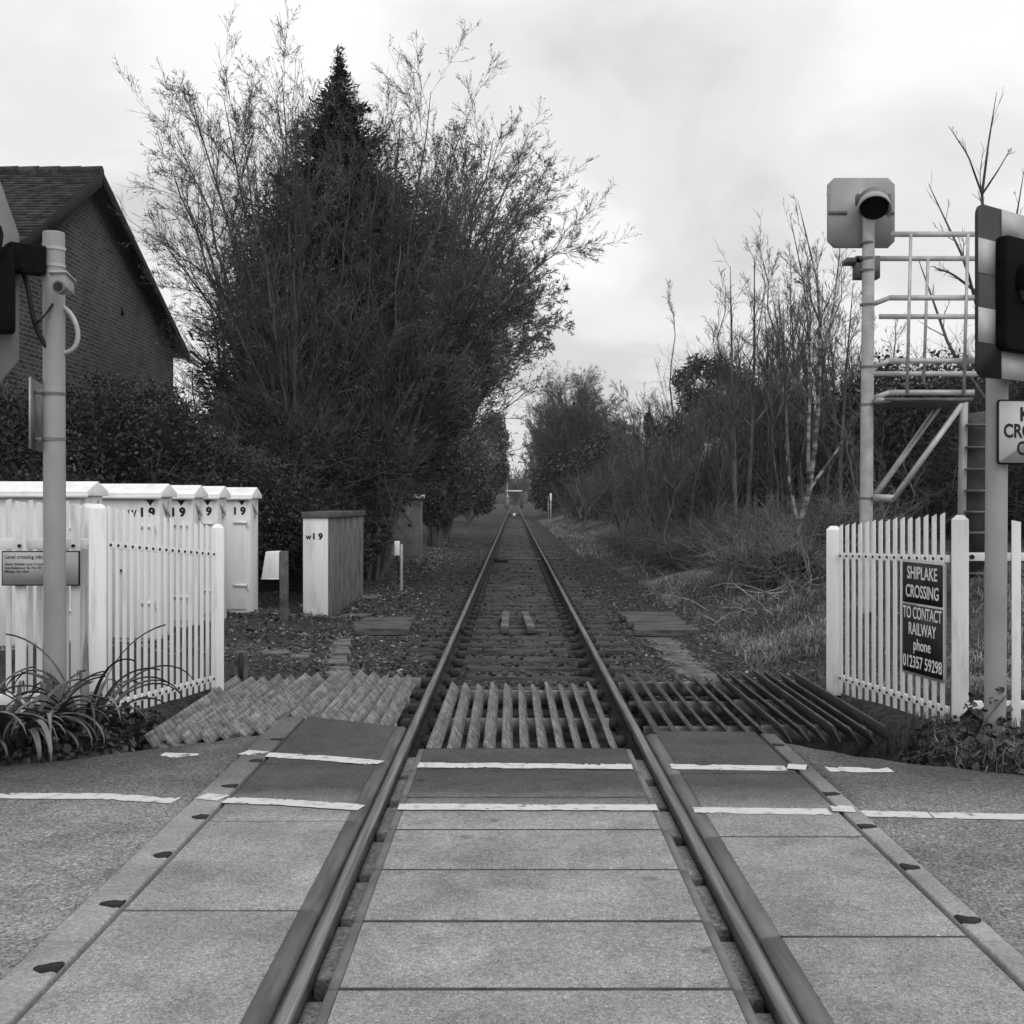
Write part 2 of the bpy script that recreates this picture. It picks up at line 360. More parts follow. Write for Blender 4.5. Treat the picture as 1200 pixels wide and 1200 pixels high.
# ------------------------------------------------------------------ ground
def sstep(x, a, b): t = np.clip((x - a) / (b - a), 0, 1); return t * t * (3 - 2 * t)
_nz = [(rng.uniform(.3, 3.2), rng.uniform(0, 6.28), rng.uniform(0, 6.28)) for _ in range(14)]
def bumps(x, y):
    s = 0
    for f, a, p in _nz: s = s + np.sin((x * math.cos(a) + y * math.sin(a)) * f + p) / (1 + f)
    return s * .06
ROAD_L = np.array([(-60, 5.6), (-9, 5.9), (-4.2, 6.25), (-2.75, 7.0), (-2.1, 7.5), (-1.7, 7.75)])
ROAD_R = np.array([(1.62, 7.55), (2.0, 7.1), (2.6, 6.72), (3.4, 6.35), (4.4, 6.2), (9, 5.9), (60, 5.6)])
def road_edge(x):
    return np.where(x < 0, np.interp(x, ROAD_L[:, 0], ROAD_L[:, 1]), np.interp(x, ROAD_R[:, 0], ROAD_R[:, 1]))
def gz(x, y):
    x = np.asarray(x, float); y = np.asarray(y, float)
    ax = np.abs(x)
    z = -0.20 + 0.09 * sstep(ax, 1.7, 2.6) + .05 * sstep(ax, 2.4, 4)
    rise = np.where(x > 0, .75 * sstep(x, 2.4, 6.5) + .5 * sstep(x, 6, 18), .10 * sstep(-x, 3, 7) + .5 * sstep(-x, 8, 20))
    rise = rise * sstep(y, 9.0, 13)
    z = z + rise + bumps(x, y) * sstep(ax, 1.6, 3.2) * sstep(y, 8, 12)
    # verge by the road stands level with it
    v = sstep(ax, 2.35, 2.7) * (1 - sstep(y, 9.0, 12.0))
    z = z * (1 - v) + v * (0.0 + .02 * bumps(x * 3, y * 3))
    pit = (1 - sstep(ax, 2.35, 2.6)) * (1 - sstep(y, 10.2, 10.8))
    z = z * (1 - pit) + pit * (-0.40)
    # under the road and the crossing the sheet dips
    e = road_edge(np.where(ax < 1.7, np.sign(x) * 1.75, x))
    under = 1 - sstep(y, e - .05, e + .22)
    z = z * (1 - under) + under * (-0.42)
    return z
xs = np.unique(np.concatenate([np.linspace(-6, 6, 121), np.linspace(-20, 20, 101), np.linspace(-120, 120, 41), np.linspace(-900, 900, 13)]).round(3))
ys = np.unique(np.concatenate([np.linspace(-40, 4, 12), np.linspace(4, 12, 91), np.linspace(12, 40, 90), np.linspace(40, 160, 60), np.linspace(160, 2000, 20)]).round(3))
XX, YY = np.meshgrid(xs, ys); ZZ = gz(XX, YY)
nx, ny = len(xs), len(ys); ii = (np.arange(ny - 1)[:, None] * nx + np.arange(nx - 1)[None]).ravel()
g = link_mesh('ground', [(np.stack([XX, YY, ZZ], -1).reshape(-1, 3), np.stack([ii, ii + 1, ii + nx + 1, ii + nx], 1))], m_ground, smooth=True); struct(g)

def sheet(name, outline, z0, z1, mat, ragged=0):
    return struct(link_mesh(name, [prism(outline, (0, 0, 0), (1, 0, 0), (0, 1, 0), (0, 0, 1), z0, z1)], mat))
def densify(pts, step, jit):
    o = []
    for a, b in zip(pts[:-1], pts[1:]):
        a, b = np.array(a, float), np.array(b, float); n = max(1, int(np.linalg.norm(b - a) / step))
        for i in range(n): o.append(a + (b - a) * i / n + rng.normal(0, jit, 2) * (i > 0))
    o.append(np.array(pts[-1], float)); return o
edgeL = densify([(-60, 5.5), (-9, 5.9), (-4.2, 6.25), (-2.75, 7.0), (-2.1, 7.5), (-1.73, 7.75)], .12, .02)
inL = densify([(-1.725, 7.7), (-1.725, -4)], .09, .012)
sheet('road', [tuple(p) for p in edgeL] + [tuple(p) for p in inL[1:]] + [(-1.725, -15), (-60, -15)], -.3, -.012, m_asph)
edgeR = densify([(1.665, 7.55), (2.0, 7.1), (2.6, 6.72), (3.4, 6.35), (4.4, 6.2), (9, 5.9), (60, 5.5)], .12, .02)
inR = densify([(1.665, -4), (1.665, 7.5)], .09, .012)
sheet('road', [(1.665, -15)] + [tuple(p) for p in inR] + [tuple(p) for p in edgeR[1:]] + [(60, -15)], -.3, -.012, m_asph)

# ------------------------------------------------------------------ railway track (one bolted-together thing)
track = thing('railway_track', 'straight single railway track running from the crossing away to the far trees', 'railway track', (0, 7.5, -.35))
prof = np.array([(-.070, -.159), (.070, -.159), (.070, -.148), (.016, -.125), (.010, -.11), (.010, -.055), (.034, -.040), (.036, -.012), (.030, -.003), (.012, 0), (-.012, 0), (-.030, -.003), (-.036, -.012), (-.034, -.040), (-.010, -.055), (-.010, -.11), (-.016, -.125), (-.070, -.148)])
for sx in (-1, 1):
    x = sx * .7525
    rl = link_mesh('rail', [prism(prof, (x, 0, 0), (1, 0, 0), (0, 0, 1), (0, 1, 0), -4, 420)], m_rail_side, track)
    link_mesh('running_surface', [prism([(-.029, -.0025), (-.011, .0015), (.011, .0015), (.029, -.0025)], (x, 0, 0), (1, 0, 0), (0, 0, 1), (0, 1, 0), -4, 420)], m_rail_top, rl)
    for yj in (15.05, 33.3):
        link_mesh('joint_plate', [box(x - .05, x - .012, yj - .35, yj + .35, -.125, -.055), box(x + .012, x + .05, yj - .35, yj + .35, -.125, -.055),
                                  box(x - .034, x + .034, yj - .004, yj + .004, -.03, .0022)], m_rail_side, rl)
sl_me = []
ysl = np.arange(2.2, 400, .66)
def sleeper_part(y):
    w = .125 + rng.uniform(-.012, .012); e = rng.uniform(-.06, .06); dz = rng.uniform(-.012, .008); sk = rng.uniform(-.02, .02)
    V, f = box(-1.28 + e, 1.28 + e, y - w, y + w, -.32, -.168 + dz)
    V = V.copy(); V[:, 1] += sk * V[:, 0]
    return (V, f)
for k, y in enumerate(ysl[:98]): link_mesh('sleeper', [sleeper_part(y)], m_sleeper, track)
stuff(link_mesh('sleeper', [sleeper_part(y) for y in ysl[98:]], m_sleeper, track))
# rail chairs on the nearest sleepers, one mesh per rail
for sx in (-1, 1):
    cs = []
    for y in ysl[8:98]:
        for s2 in (-1, 1): cs.append(box(sx * .7525 + s2 * .045 - .05 + s2 * .06, sx * .7525 + s2 * .045 + .05 + s2 * .06, y - .09, y + .09, -.175, -.105))
    stuff(link_mesh('rail_chair', cs, m_rail_side, track))

# two longitudinal bars by the joint, a tie bar, and a small white marker between the rails
for px0, px1, lab in ((591.5, 593, 'weathered plank lying between the rails, left of two'), (622.5, 615, 'weathered plank lying between the rails, right of two')):
    a, b = G(px0, 739, -.14), G(px1, 721, -.14)
    tag(link_mesh('plank', [bar((a[0], a[1], -.13), (b[0], b[1], -.13), .10, .09)], m_conc_old, loc=(a[0], a[1], -.17), bevel=.005), lab, 'plank', 'planks between the rails')
tb = thing('tie_bar', 'pale thin bar crossing the track under both rails', 'bar', (0, 31.5, -.1))
link_mesh('rod', [cyl((-.45, 31.5, -.05), (.66, 31.5, -.05), .022, k=8), cyl((.84, 31.6, -.05), (1.3, 31.6, -.05), .022, k=8)], m_conc_old, tb)
link_mesh('end_block', [box(-.62, -.22, 31.9, 32.3, -.17, -.02)], m_rail_side, tb)
mk = thing('track_marker', 'small white square marker far down the track between the rails', 'marker', (0, 128, -.17))
link_mesh('face', [box(-.16, .14, 128, 128.05, -.17, .1)], m_white, mk, bevel=.01)
link_mesh('cross_beam', [box(-.66, .66, 128.06, 128.3, -.17, -.03)], m_black, mk)

# ------------------------------------------------------------------ crossing panels
def ordn(k): return ['first', 'second', 'third', 'fourth', 'fifth', 'sixth', 'seventh', 'eighth', 'ninth', 'tenth'][k]
for k in range(9):
    y1 = 7.31 - .6 * k; y0 = y1 - .577 if k < 8 else 0.5
    state = 'dark grimy' if k < 2 else 'clean grey'
    t = thing('middle_panel', f'{state} concrete panel between the rails, {ordn(k)} from the slatted guard', 'crossing panel', (0, (y0 + y1) / 2, -.16), 'concrete panels between the rails')
    link_mesh('slab', [box(-.622, .622, y0, y1, -.16, -.006 + rng.uniform(-.0015, .0015))], m_panel, t, bevel=.006)
    link_mesh('joint_seal', [box(-.620, .620, y1 + .0005, y1 + .0225, -.12, -.0085)], m_seal, t)
    for s in (-1, 1): link_mesh('edge_strip', [prism([(0.6235, -.16), (.660, -.16), (.660, -.016), (.655, -.010), (.6235, -.007)], (0, 0, 0), (s, 0, 0), (0, 0, 1), (0, 1, 0), y0, y1)], m_strip, t)
for s, y_far, side in ((-1, 8.12, 'left'), (1, 7.86, 'right')):
    for k in range(6):
        y1 = y_far - 1.235 * k; y0 = y1 - 1.214 if k < 5 else 0.2
        state = 'dark grimy' if k < 2 else 'clean grey'
        t = thing('outer_panel', f'{state} concrete panel outside the {side} rail, {ordn(k)} from the timber guard', 'crossing panel', (s * 1.2, (y0 + y1) / 2, -.16), 'concrete panels outside the rails')
        if k == 0:   # far end cut at a slant on the left
            yy = (y1 + .28, y1 - .08) if s < 0 else (y1 - .03, y1 + .0)
            poly = [(s * 1.535, y0), (s * .876, y0), (s * .876, yy[1]), (s * 1.535, yy[0])]
        else: poly = [(s * 1.535, y0), (s * .876, y0), (s * .876, y1), (s * 1.535, y1)]
        if s > 0: poly = poly[::-1]
        link_mesh('slab', [prism(poly, (0, 0, 0), (1, 0, 0), (0, 1, 0), (0, 0, 1), -.16, -.005 + rng.uniform(-.002, .002))], m_panel, t, bevel=.005)
        if k: link_mesh('joint_seal', [box(min(s * .878, s * 1.533), max(s * .878, s * 1.533), y1 + .0005, y1 + .0205, -.12, -.0085)], m_seal, t)
        link_mesh('rubber_edge', [prism([(.80, -.11), (.874, -.11), (.874, -.006), (.826, -.006), (.80, -.018)], (0, 0, 0), (s, 0, 0), (0, 0, 1), (0, 1, 0), y0, y1 - (.09 if k == 0 else 0))], m_rubber, t)
# concrete edge beams; dark pads stand for the shade in their lifting pockets
for s, y_far, side in ((-1, 8.36, 'left'), (1, 7.75, 'right')):
    cuts = [y_far, 6.55, 4.1, 1.6, -2.5]
    for k in range(4):
        y1, y0 = cuts[k], cuts[k + 1] + .008
        x0, x1 = 1.556, 1.715 if s < 0 else 1.65
        t = thing('edge_beam', f'narrow concrete edge beam along the {side} road, {ordn(k)} from the fences', 'kerb', (s * 1.63, (y0 + y1) / 2, -.25), 'edge beams beside the panels')
        link_mesh('beam', [box(min(s * x0, s * x1), max(s * x0, s * x1), y0, y1, -.25, .001)], m_kerb, t, bevel=.008)
        for yk in np.arange(.7, 7.6, .615) + (.09 if s < 0 else -.08):
            if y0 + .1 < yk < y1 - .1:
                ph = rng.uniform(.8, 1.15); n = 9
                po = [(s * 1.557, yk - .035), (s * 1.557, yk + .04)] + [(s * (1.565 + .075 * ph * math.sin(a)), yk + .04 * math.cos(a) * (1 + rng.uniform(-.3, .3))) for a in np.linspace(.1, 3.0, n)]
                if s < 0: po = po[::-1]
                po = po if s < 0 else po[::-1]
                link_mesh('pocket_shade_pad', [prism(po, (0, 0, 0), (1, 0, 0), (0, 1, 0), (0, 0, 1), -.01, .0035)], m_joint, t)  # flat dark pad, colour stands in for shade inside a recess
m_fill = speckled('gritty_fill', .20, sp=.5, scale=90, bump=.8, patch=.5)
for s, side in ((-1, 'left'), (1, 'right')):
    t = thing('flangeway_filler', f'gritty filler blocks in the groove inside the {side} rail', 'filler', (s * .68, 4, -.16), 'fillers in the flangeways')
    for k in range(11):
        y1 = 7.2 - .59 * k + (.12 if s < 0 else 0)
        link_mesh('block', [box(min(s * .6615, s * .738), max(s * .6615, s * .738), y1 - .46 + rng.uniform(-.03, .03), y1 + rng.uniform(-.02, .02), -.15, -.06 + rng.uniform(-.012, .012))], m_fill, t, bevel=.008)
struct(link_mesh('crossing_bed', [box(-1.55, 1.55, -3, 8.0, -.33, -.30)], m_joint))

# white lines (worn paint with ragged edges)
def line(name, pts, w, z=.0035, wear=.5):
    """paint cut into small flakes, some worn away, edges uneven"""
    pts = np.array(densify(pts, .018, 0.0)); n = len(pts); m = 10
    d = np.gradient(pts, axis=0); nrm = norm(np.stack([-d[:, 1], d[:, 0]], 1))
    def wob(k): return np.convolve(rng.normal(0, 1, n + 12), np.ones(k) / k, 'same')[6:6 + n]
    wa = w / 2 * (1 + .06 * wob(3) + .09 * wob(9)); wb = w / 2 * (1 + .06 * wob(3) + .09 * wob(9))
    t = np.linspace(0, 1, m + 1)[None, :, None]
    A, B = pts + nrm * wa[:, None], pts - nrm * wb[:, None]
    Q = A[:, None] * (1 - t) + B[:, None] * t
    V = np.concatenate([Q, np.full((n, m + 1, 1), z)], 2).reshape(-1, 3)
    i, j = np.meshgrid(np.arange(n - 1), np.arange(m), indexing='ij'); q = (i * (m + 1) + j).ravel()
    Fq = np.stack([q + 1, q + m + 2, q + m + 1, q], 1)
    c = V[Fq].mean(1); f = 0
    for k in range(7):
        fr, a, p = rng.uniform(8, 70), rng.uniform(0, 6.28), rng.uniform(0, 6.28); f = f + np.sin((c[:, 0] * math.cos(a) * .5 + c[:, 1] * math.sin(a)) * fr + p)
    edge = np.abs(j.ravel() / (m - 1) - .5) * 2
    keep = f + rng.normal(0, .9, len(f)) < 5.6 - wear * 2.5 - edge ** 3 * 2.2
    return struct(link_mesh(name, [(V, Fq[keep])], m_paint))
def gp(px, py): p = G(px, py); return (p[0], p[1])
ASP, PAN, KRB = -.0085, -.0008, .0045
for z, wear, segs in ((ASP, .35, [(-60, 930), (0, 930.5), (120, 931), (206, 936)]), (KRB, .5, [(236, 933.5), (262, 936)]), (PAN, .6, [(264, 937), (340, 940), (424, 946)]), (PAN, .3, [(467, 945), (770, 946)]),
             (PAN, .35, [(813, 949), (972, 951)]), (KRB, .3, [(974, 948), (1001, 949)]), (ASP, .6, [(1008, 951), (1090, 953)]), (ASP, .4, [(1092, 953), (1200, 955), (1290, 957), (2600, 968)]),
             (KRB, .6, [(286, 882), (309, 884)]), (PAN, .75, [(311, 884), (380, 888), (445, 894)]), (PAN, .5, [(490, 896), (741, 898)]), (PAN, .5, [(786, 898), (921, 900)]), (KRB, .5, [(923, 898.5), (945, 900)]),
             (ASP, 1.1, [(188, 883), (230, 884)]), (ASP, 1.0, [(970, 900), (1044, 900)])):
    line('white_line', [gp(*p) for p in segs], .115 if segs[0][1] > 920 else .13, z, wear)

# ------------------------------------------------------------------ cattle guards: tilted planks on bearers
m_bear = M('bearer_timber', .14, .3, 5, detail=6, rough=.9)
def plank_guard(name, label, x0, n, pitch, y0, y1, mat, lean=R(48), w=.112, th=.022, stag=0.0, zc=-.055, bw=.0, inset=False):
    t = thing(name, label, 'cattle guard', (x0 + n * pitch / 2, (y0 + y1) / 2, -.4), 'timber cattle guards beside and between the rails')
    u = np.array([math.cos(lean), 0, -math.sin(lean)]); v = np.array([math.sin(lean), 0, math.cos(lean)])
    for i in range(n):
        c = np.array([x0 + pitch * (i + .5), 0, zc + rng.uniform(-.012, .010)]); lj = lean + rng.normal(0, R(4)); u = np.array([math.cos(lj), 0, -math.sin(lj)]); v = np.array([math.sin(lj), 0, math.cos(lj)])
        a, b = y0 + stag * i + rng.uniform(-.04, .04), y1 + stag * i + rng.uniform(-.06, .05)
        pv = prism([(-w / 2, -th / 2), (w / 2, -th / 2), (w / 2, th / 2), (-w / 2, th / 2)], c, u, v, (0, 1, 0), a, b)
        V = pv[0].copy(); V[:, 0] += (V[:, 1] - (a + b) / 2) * rng.normal(0, .004)
        link_mesh('plank', [(V, pv[1])], mat, t, bevel=.0015)
    for f in ((.03, .5, .985) if not inset else (.2, .6, .985)):
        yb = y0 + (y1 - y0) * f + stag * n / 2 * 0
        link_mesh('bearer', [box(x0 - bw, x0 + n * pitch + bw, yb - .035, yb + .035, -.2, -.085)], m_bear, t)
    return t
plank_guard('cattle_guard', 'slatted timber guard between the rails with black gaps', -.63, 11, .115, 7.42, 10.05, m_wood, w=.096, lean=R(50))
plank_guard('cattle_guard', 'pale close-set timber guard beside the left rail', -1.70, 7, .112, 8.46, 10.75, m_wood, stag=-.052)
plank_guard('cattle_guard', 'pale close-set timber guard under the left fence, farther from the rail', -2.52, 7, .112, 7.75, 10.3, m_wood, stag=.04)
plank_guard('cattle_guard', 'dark timber guard with wide gaps beside the right rail', .86, 7, .122, 7.9, 10.5, m_wood_dk, stag=-.01, w=.10, inset=True)
plank_guard('cattle_guard', 'dark overlapping timber guard at the foot of the right fence', 1.72, 7, .112, 7.95, 10.6, m_wood_dk, lean=R(58), w=.125, th=.015, stag=.0, zc=-.045, inset=True)

# ------------------------------------------------------------------ palisade fences
def picket(p, d, w, z0, z1, slant, parent, mat, th=.009):
    d = np.asarray(d, float); n = np.array([-d[1], d[0], 0.0]); d3 = np.array([d[0], d[1], 0.0])
    poly = [(-w / 2, z0), (w / 2, z0), (w / 2, z1 - slant), (-w / 2, z1)]
    return link_mesh('picket', [prism(poly, (p[0], p[1], 0), d3, (0, 0, 1), n, -th / 2, th / 2)], mat, parent, bevel=.002)
def fence_run(t, A, B, n, zt0, zt1, zb0, zb1, w, slant, rails, bolt=True, off=.02, mat=m_white):
    A, B = np.array(A, float), np.array(B, float); d = B - A; L = np.linalg.norm(d); d /= L
    nr = np.array([d[1], -d[0]])
    for zr0, zr1 in rails:
        link_mesh('rail', [bar((A[0], A[1], zr0), (B[0], B[1], zr1), .02, .05)], mat, t, bevel=.003)
    for i in range(n):
        f = (i + .5) / n; p = A + (B - A) * f + nr * (.010 + .0055)
        pk = picket(p, d, w, zb0 + (zb1 - zb0) * f, zt0 + (zt1 - zt0) * f + rng.uniform(-.006, .006), slant, t, mat)
        if bolt:
            for zr0, zr1 in rails:
                zz = zr0 + (zr1 - zr0) * f; q = p + nr * .005
                link_mesh('bolt', [cyl((q[0], q[1], zz), (q[0] + nr[0] * .008, q[1] + nr[1] * .008, zz), .010, k=8)], m_black, pk)
def post(t, x, y, w, z0, z1, mat=m_white, rz=0.0, cham=.03):
    c, s = math.cos(rz), math.sin(rz); ax = np.array([[c, s, 0], [-s, c, 0], [0, 0, 1]])
    V, f = box(-w / 2, w / 2, -w / 2, w / 2, z0, z1 - cham)
    k = w / 2 - cham
    V2 = np.array([[-k, -k, z1], [k, -k, z1], [k, k, z1], [-k, k, z1]])
    V = np.concatenate([V, V2]); fs = [tuple(q) for q in f if tuple(q) != (4, 5, 6, 7)] + [(8, 9, 10, 11), (4, 5, 9, 8), (5, 6, 10, 9), (6, 7, 11, 10), (7, 4, 8, 11)]
    return link_mesh('post', [(V @ ax + np.array([x, y, 0]), fs)], mat, t, bevel=.003)

# left: run beside the track
lf = thing('palisade_fence', 'white palisade fence sloping down beside the left cattle guard', 'fence', (-2.7, 8.9, 0), 'white palisade fences at the crossing')
A, B = (X(122, 8.25), 8.25), (X(251, 9.7), 9.7)
fence_run(lf, A, B, 17, 1.50, 1.32, -.02, .0, .046, .02, [(1.225, 1.09), (.09, .07)])
post(lf, X(118, 8.2) - .02, 8.2, .115, -.05, 1.51, rz=.3); post(lf, X(254, 9.72), 9.74, .10, -.05, 1.34, rz=.3)
# left: run facing the road
lg = thing('palisade_fence', 'white palisade fence facing the road beside the grey left post', 'fence', (-3.8, 8.35, 0), 'white palisade fences at the crossing')
A, B = (X(-160, 8.3), 8.3), (X(104, 8.45), 8.45)
for zr in (1.225, .12): link_mesh('rail', [bar((A[0], A[1], zr), (X(112, 8.4), 8.42, zr), .04, .075)], m_white, lg, bevel=.003)
for i, (pa, pb, top) in enumerate(((-150, -140, 590), (-128, -116, 588), (-100, -90, 590), (-75, -63, 588), (-50, -38, 590), (-24, -14, 588), (7, 13.5, 586), (18, 31, 587), (33, 38.5, 587), (43, 50, 588), (77, 81, 588), (83, 94, 590), (96, 99.5, 592))):
    D = 8.3 if (pb - pa) > 10 else 8.48
    picket(((X(pa, D) + X(pb, D)) / 2, D, 0), (1, 0), (pb - pa) * D / F, -.03, Z(top, D), .012 if i % 2 else -.01, lg, m_white)
post(lg, X(104, 8.56), 8.56, .11, -.05, Z(590, 8.56)); 
for px in (24, 87, 107): link_mesh('bolt', [cyl((X(px, 8.3), 8.29, 1.215), (X(px, 8.3), 8.27, 1.215), .012, k=8)], m_black, lg)

# right: run beside the track
rf = thing('palisade_fence', 'white palisade fence carrying the black crossing sign beside the right cattle guard', 'fence', (2.7, 8.8, 0), 'white palisade fences at the crossing')
A, B = (X(984, 9.55), 9.55), (X(1112, 8.05), 8.05)
fence_run(rf, A, B, 15, 1.32, 1.43, -.02, -.02, .05, -.02, [(1.085, 1.135), (.10, .10)])
post(rf, X(1125, 7.98), 7.98, .105, -.05, 1.435, rz=-.3); post(rf, X(977, 9.62), 9.62, .115, -.05, 1.325, rz=-.25)
rg = thing('palisade_fence', 'white palisade fence running off behind the grey right pole', 'fence', (3.6, 8.0, 0), 'white palisade fences at the crossing')
for zr in (1.15, .14): link_mesh('rail', [bar((X(1133, 8.0) + .002, 8.03, zr), (X(1420, 8.0), 8.03, zr), .035, .055)], m_white, rg, bevel=.003)
for px in range(1192, 1420, 32): picket((X(px, 7.98), 7.995, 0), (1, 0), .062, -.03, 1.40, .012, rg, m_white)
link_mesh('bolt', [cyl((X(1139, 8), 8.01, 1.15), (X(1139, 8), 7.99, 1.15), .016, k=8)], m_black, rg)

# sign on the right fence
d_ = np.array([X(1107, 8.05) - X(1057, 8.6), 8.05 - 8.6, 0]); Ls = np.linalg.norm(d_); d_ /= Ls; nr_ = np.array([d_[1], -d_[0], 0])
o_ = np.array([X(1062, 8.6), 8.6, 0]) + nr_ * .03
sg = thing('crossing_sign', 'black sign with white crossing name and phone number on the right fence', 'sign', (o_[0], o_[1], .3))
W_ = Ls; zb_, zt_ = .285, 1.11
def rrect(w, h, r, n=5, x0=0, y0=0):
    o = []
    for cx, cy, a0 in ((w - r, r, -90), (w - r, h - r, 0), (r, h - r, 90), (r, r, 180)):
        for a in np.linspace(a0, a0 + 90, n): o.append((x0 + cx + r * math.cos(R(a)), y0 + cy + r * math.sin(R(a))))
    return o
link_mesh('board', [prism(rrect(W_, zt_ - zb_, .03), o_ + np.array([0, 0, zb_]), d_, (0, 0, 1), -nr_, -.006, .010)], m_sign_frame, sg)
H_ = zt_ - zb_; hs = H_ * .375
link_mesh('name_field', [prism(rrect(W_ - .036, hs - .02, .012, x0=.018, y0=H_ - hs), o_ + np.array([0, 0, zb_]), d_, (0, 0, 1), nr_, .005, .0085)], m_black, sg)
link_mesh('phone_field', [prism(rrect(W_ - .036, H_ - hs - .034, .012, x0=.018, y0=.018), o_ + np.array([0, 0, zb_]), d_, (0, 0, 1), nr_, .005, .0085)], m_black, sg)
def sgt(body, fx, fz, size, fit):
    text('lettering', body, m_letter_w, sg, o_ + nr_ * .009 + d_ * W_ * fx + np.array([0, 0, zb_ + H_ * fz]), d_, (0, 0, 1), size, 'CENTER', 1, .0012, fit=fit * W_)
sgt('SHIPLAKE', .5, .835, .128, .70); sgt('CROSSING', .5, .675, .128, .77)
sgt('TO CONTACT', .5, .49, .122, .90); sgt('RAILWAY', .5, .352, .122, .64); sgt('phone', .5, .222, .115, .40); sgt('012357 59298', .5, .065, .122, .91)

# information sign on the left fence
D = 8.26; x0, x1 = X(3.5, D), X(92, D); z0, z1 = Z(685, D), Z(647, D)
ig = thing('information_sign', 'grey level crossing information sign on the left fence behind the post', 'sign', ((x0 + x1) / 2, D, z0))
link_mesh('board', [box(x0 - .008, x1 + .008, D - .002, D + .012, z0 - .008, z1 + .008)], m_black, ig)
link_mesh('face', [box(x0, x1, D - .006, D - .0025, z0, z1)], m_sign_grey, ig)
for b, fz, s in (('Level crossing information', .80, .038), ('Name: Shiplake Level Crossing', .60, .024), ('Grid Reference: SU 776 797', .48, .024), ('Mileage: 32m 60ch', .37, .024)):
    text('lettering', b, m_black, ig, (x0 + .014, D - .0065, z0 + (z1 - z0) * fz), (1, 0, 0), (0, 0, 1), s, 'LEFT', .95, .0002, .001)

# ------------------------------------------------------------------ left signal post
PX, PD = X(63, 8.05), 8.05
lp = thing('signal_post', 'grey tubular signal post among strappy plants by the left fence', 'signal post', (PX, PD, -.1))
link_mesh('pole', [cyl((PX + .01, PD, -.1), (PX, PD, Z(274, PD)), .074, .0725, 32)], m_pole, lp, smooth=True)
link_mesh('cap', [cyl((PX, PD, Z(272.5, PD)), (PX, PD, Z(274, PD)), .070, .0735, 32)], m_pole, lp, smooth=True)
for py in (292, 312, 462, 515): link_mesh('clamp_band', [cyl((PX, PD, Z(py, PD) - .011), (PX, PD, Z(py, PD) + .011), .0785, k=32)], m_galv if py < 400 else m_galv_dk, lp, smooth=True)
tm = thing('signal_camera', 'small grey camera box with round lens clamped to the left post', 'camera', (X(69, 7.9), 7.9, Z(345, 7.9)))
xa, xb = X(62, 7.85), X(84, 7.85)
link_mesh('housing', [prism([(0, 0), (.16, -.03), (.16, .07), (0, .10)], (0, 7.78, Z(338, 7.85)), (0, 1, 0), (0, 0, 1), (1, 0, 0), xa + .02, xb - .015)], m_pole, tm, bevel=.006)
link_mesh('hood', [prism([(-.02, .085), (.17, .055), (.17, .065), (-.02, .10)], (0, 7.78, Z(338, 7.85) + .003), (0, 1, 0), (0, 0, 1), (1, 0, 0), xa, xb)], m_galv, tm, bevel=.004)
lx = (xa + xb) / 2 + .005; lz = Z(337, 7.8)
link_mesh('lens', [cyl((lx, 7.80, lz), (lx, 7.765, lz), .043, k=24), ], m_galv_dk, tm, smooth=True)
link_mesh('glass', [cyl((lx, 7.767, lz), (lx, 7.760, lz), .030, k=24)], m_black, tm, smooth=True)
# cables
def bez(p, n=14):
    p = np.array(p, float); t = np.linspace(0, 1, n)[:, None]
    return (1 - t) ** 3 * p[0] + 3 * (1 - t) ** 2 * t * p[1] + 3 * (1 - t) * t ** 2 * p[2] + t ** 3 * p[3]
cD = 8.05
link_mesh('cable_loop', [tube(bez([P(74, 360, cD), P(92, 370, cD), P(102, 412, cD), P(73, 414, cD)]), .017, 10)], m_galv, lp, smooth=True)
link_mesh('cable', [tube(bez([P(26, 318, 7.95), P(40, 345, 7.95), P(30, 375, 7.95), P(56, 408, 8.0)]), .017, 8), tube(bez([P(41, 380, 7.95), P(48, 376, 7.9), P(56, 365, 7.95), P(62, 356, 7.98)]), .008, 6)], m_black, lp, smooth=True)
# plate seen nearly edge on
ps = thing('sign_plate', 'grey sign plate seen edge-on, strapped low on the left post', 'sign', P(42, 490, 8.1))
zt, zb = Z(445, 8.1), Z(527, 8.1)
link_mesh('plate', [bar((X(37, 7.95), 7.93, (zt + zb) / 2), (X(47, 8.45), 8.5, (zt + zb) / 2), .012, zt - zb)], m_galv_dk, ps)
for py in (459, 515): link_mesh('bracket', [bar((X(40, 8.05), 8.08, Z(py, 8.05)), (PX - .06, 8.08, Z(py, 8.05)), .05, .03)], m_pole, ps)
link_mesh('plate_edge', [box(X(36.2, 7.95), X(37.6, 7.95), 7.915, 7.93, zb, zt)], m_galv, ps)

# road signal head on the left post, seen from behind at the edge of the frame
rs = thing('road_signal', 'black road signal head and grey backboard bracketed to the left post', 'road signal', (X(-40, 7.9), 7.9, Z(340, 7.9)))
ang = R(20); du = np.array([math.cos(ang), math.sin(ang), 0]); dn = np.array([-math.sin(ang), math.cos(ang), 0])
oB = np.array([X(-62, 7.8), 7.8, 0])
wB = .44; zl, zh = Z(447, 7.8), Z(195, 7.8)
link_mesh('backboard', [prism([(-.5, zl + .0), (wB - .12, zl), (wB, zl + .16), (wB, zh - .42), (wB - .14, zh), (-.5, zh)], oB, du, (0, 0, 1), dn, 0, .02)], M('board_back', .15, .19, 3, rough=.5), rs, bevel=.004)
link_mesh('lamp_box', [prism(rrect(.42, Z(290, 7.75) - Z(388, 7.75), .03), oB + du * .0 - dn * .02 + np.array([0, 0, Z(388, 7.75)]), du, (0, 0, 1), -dn, 0.0, .2)], m_lampblack, rs, bevel=.01)
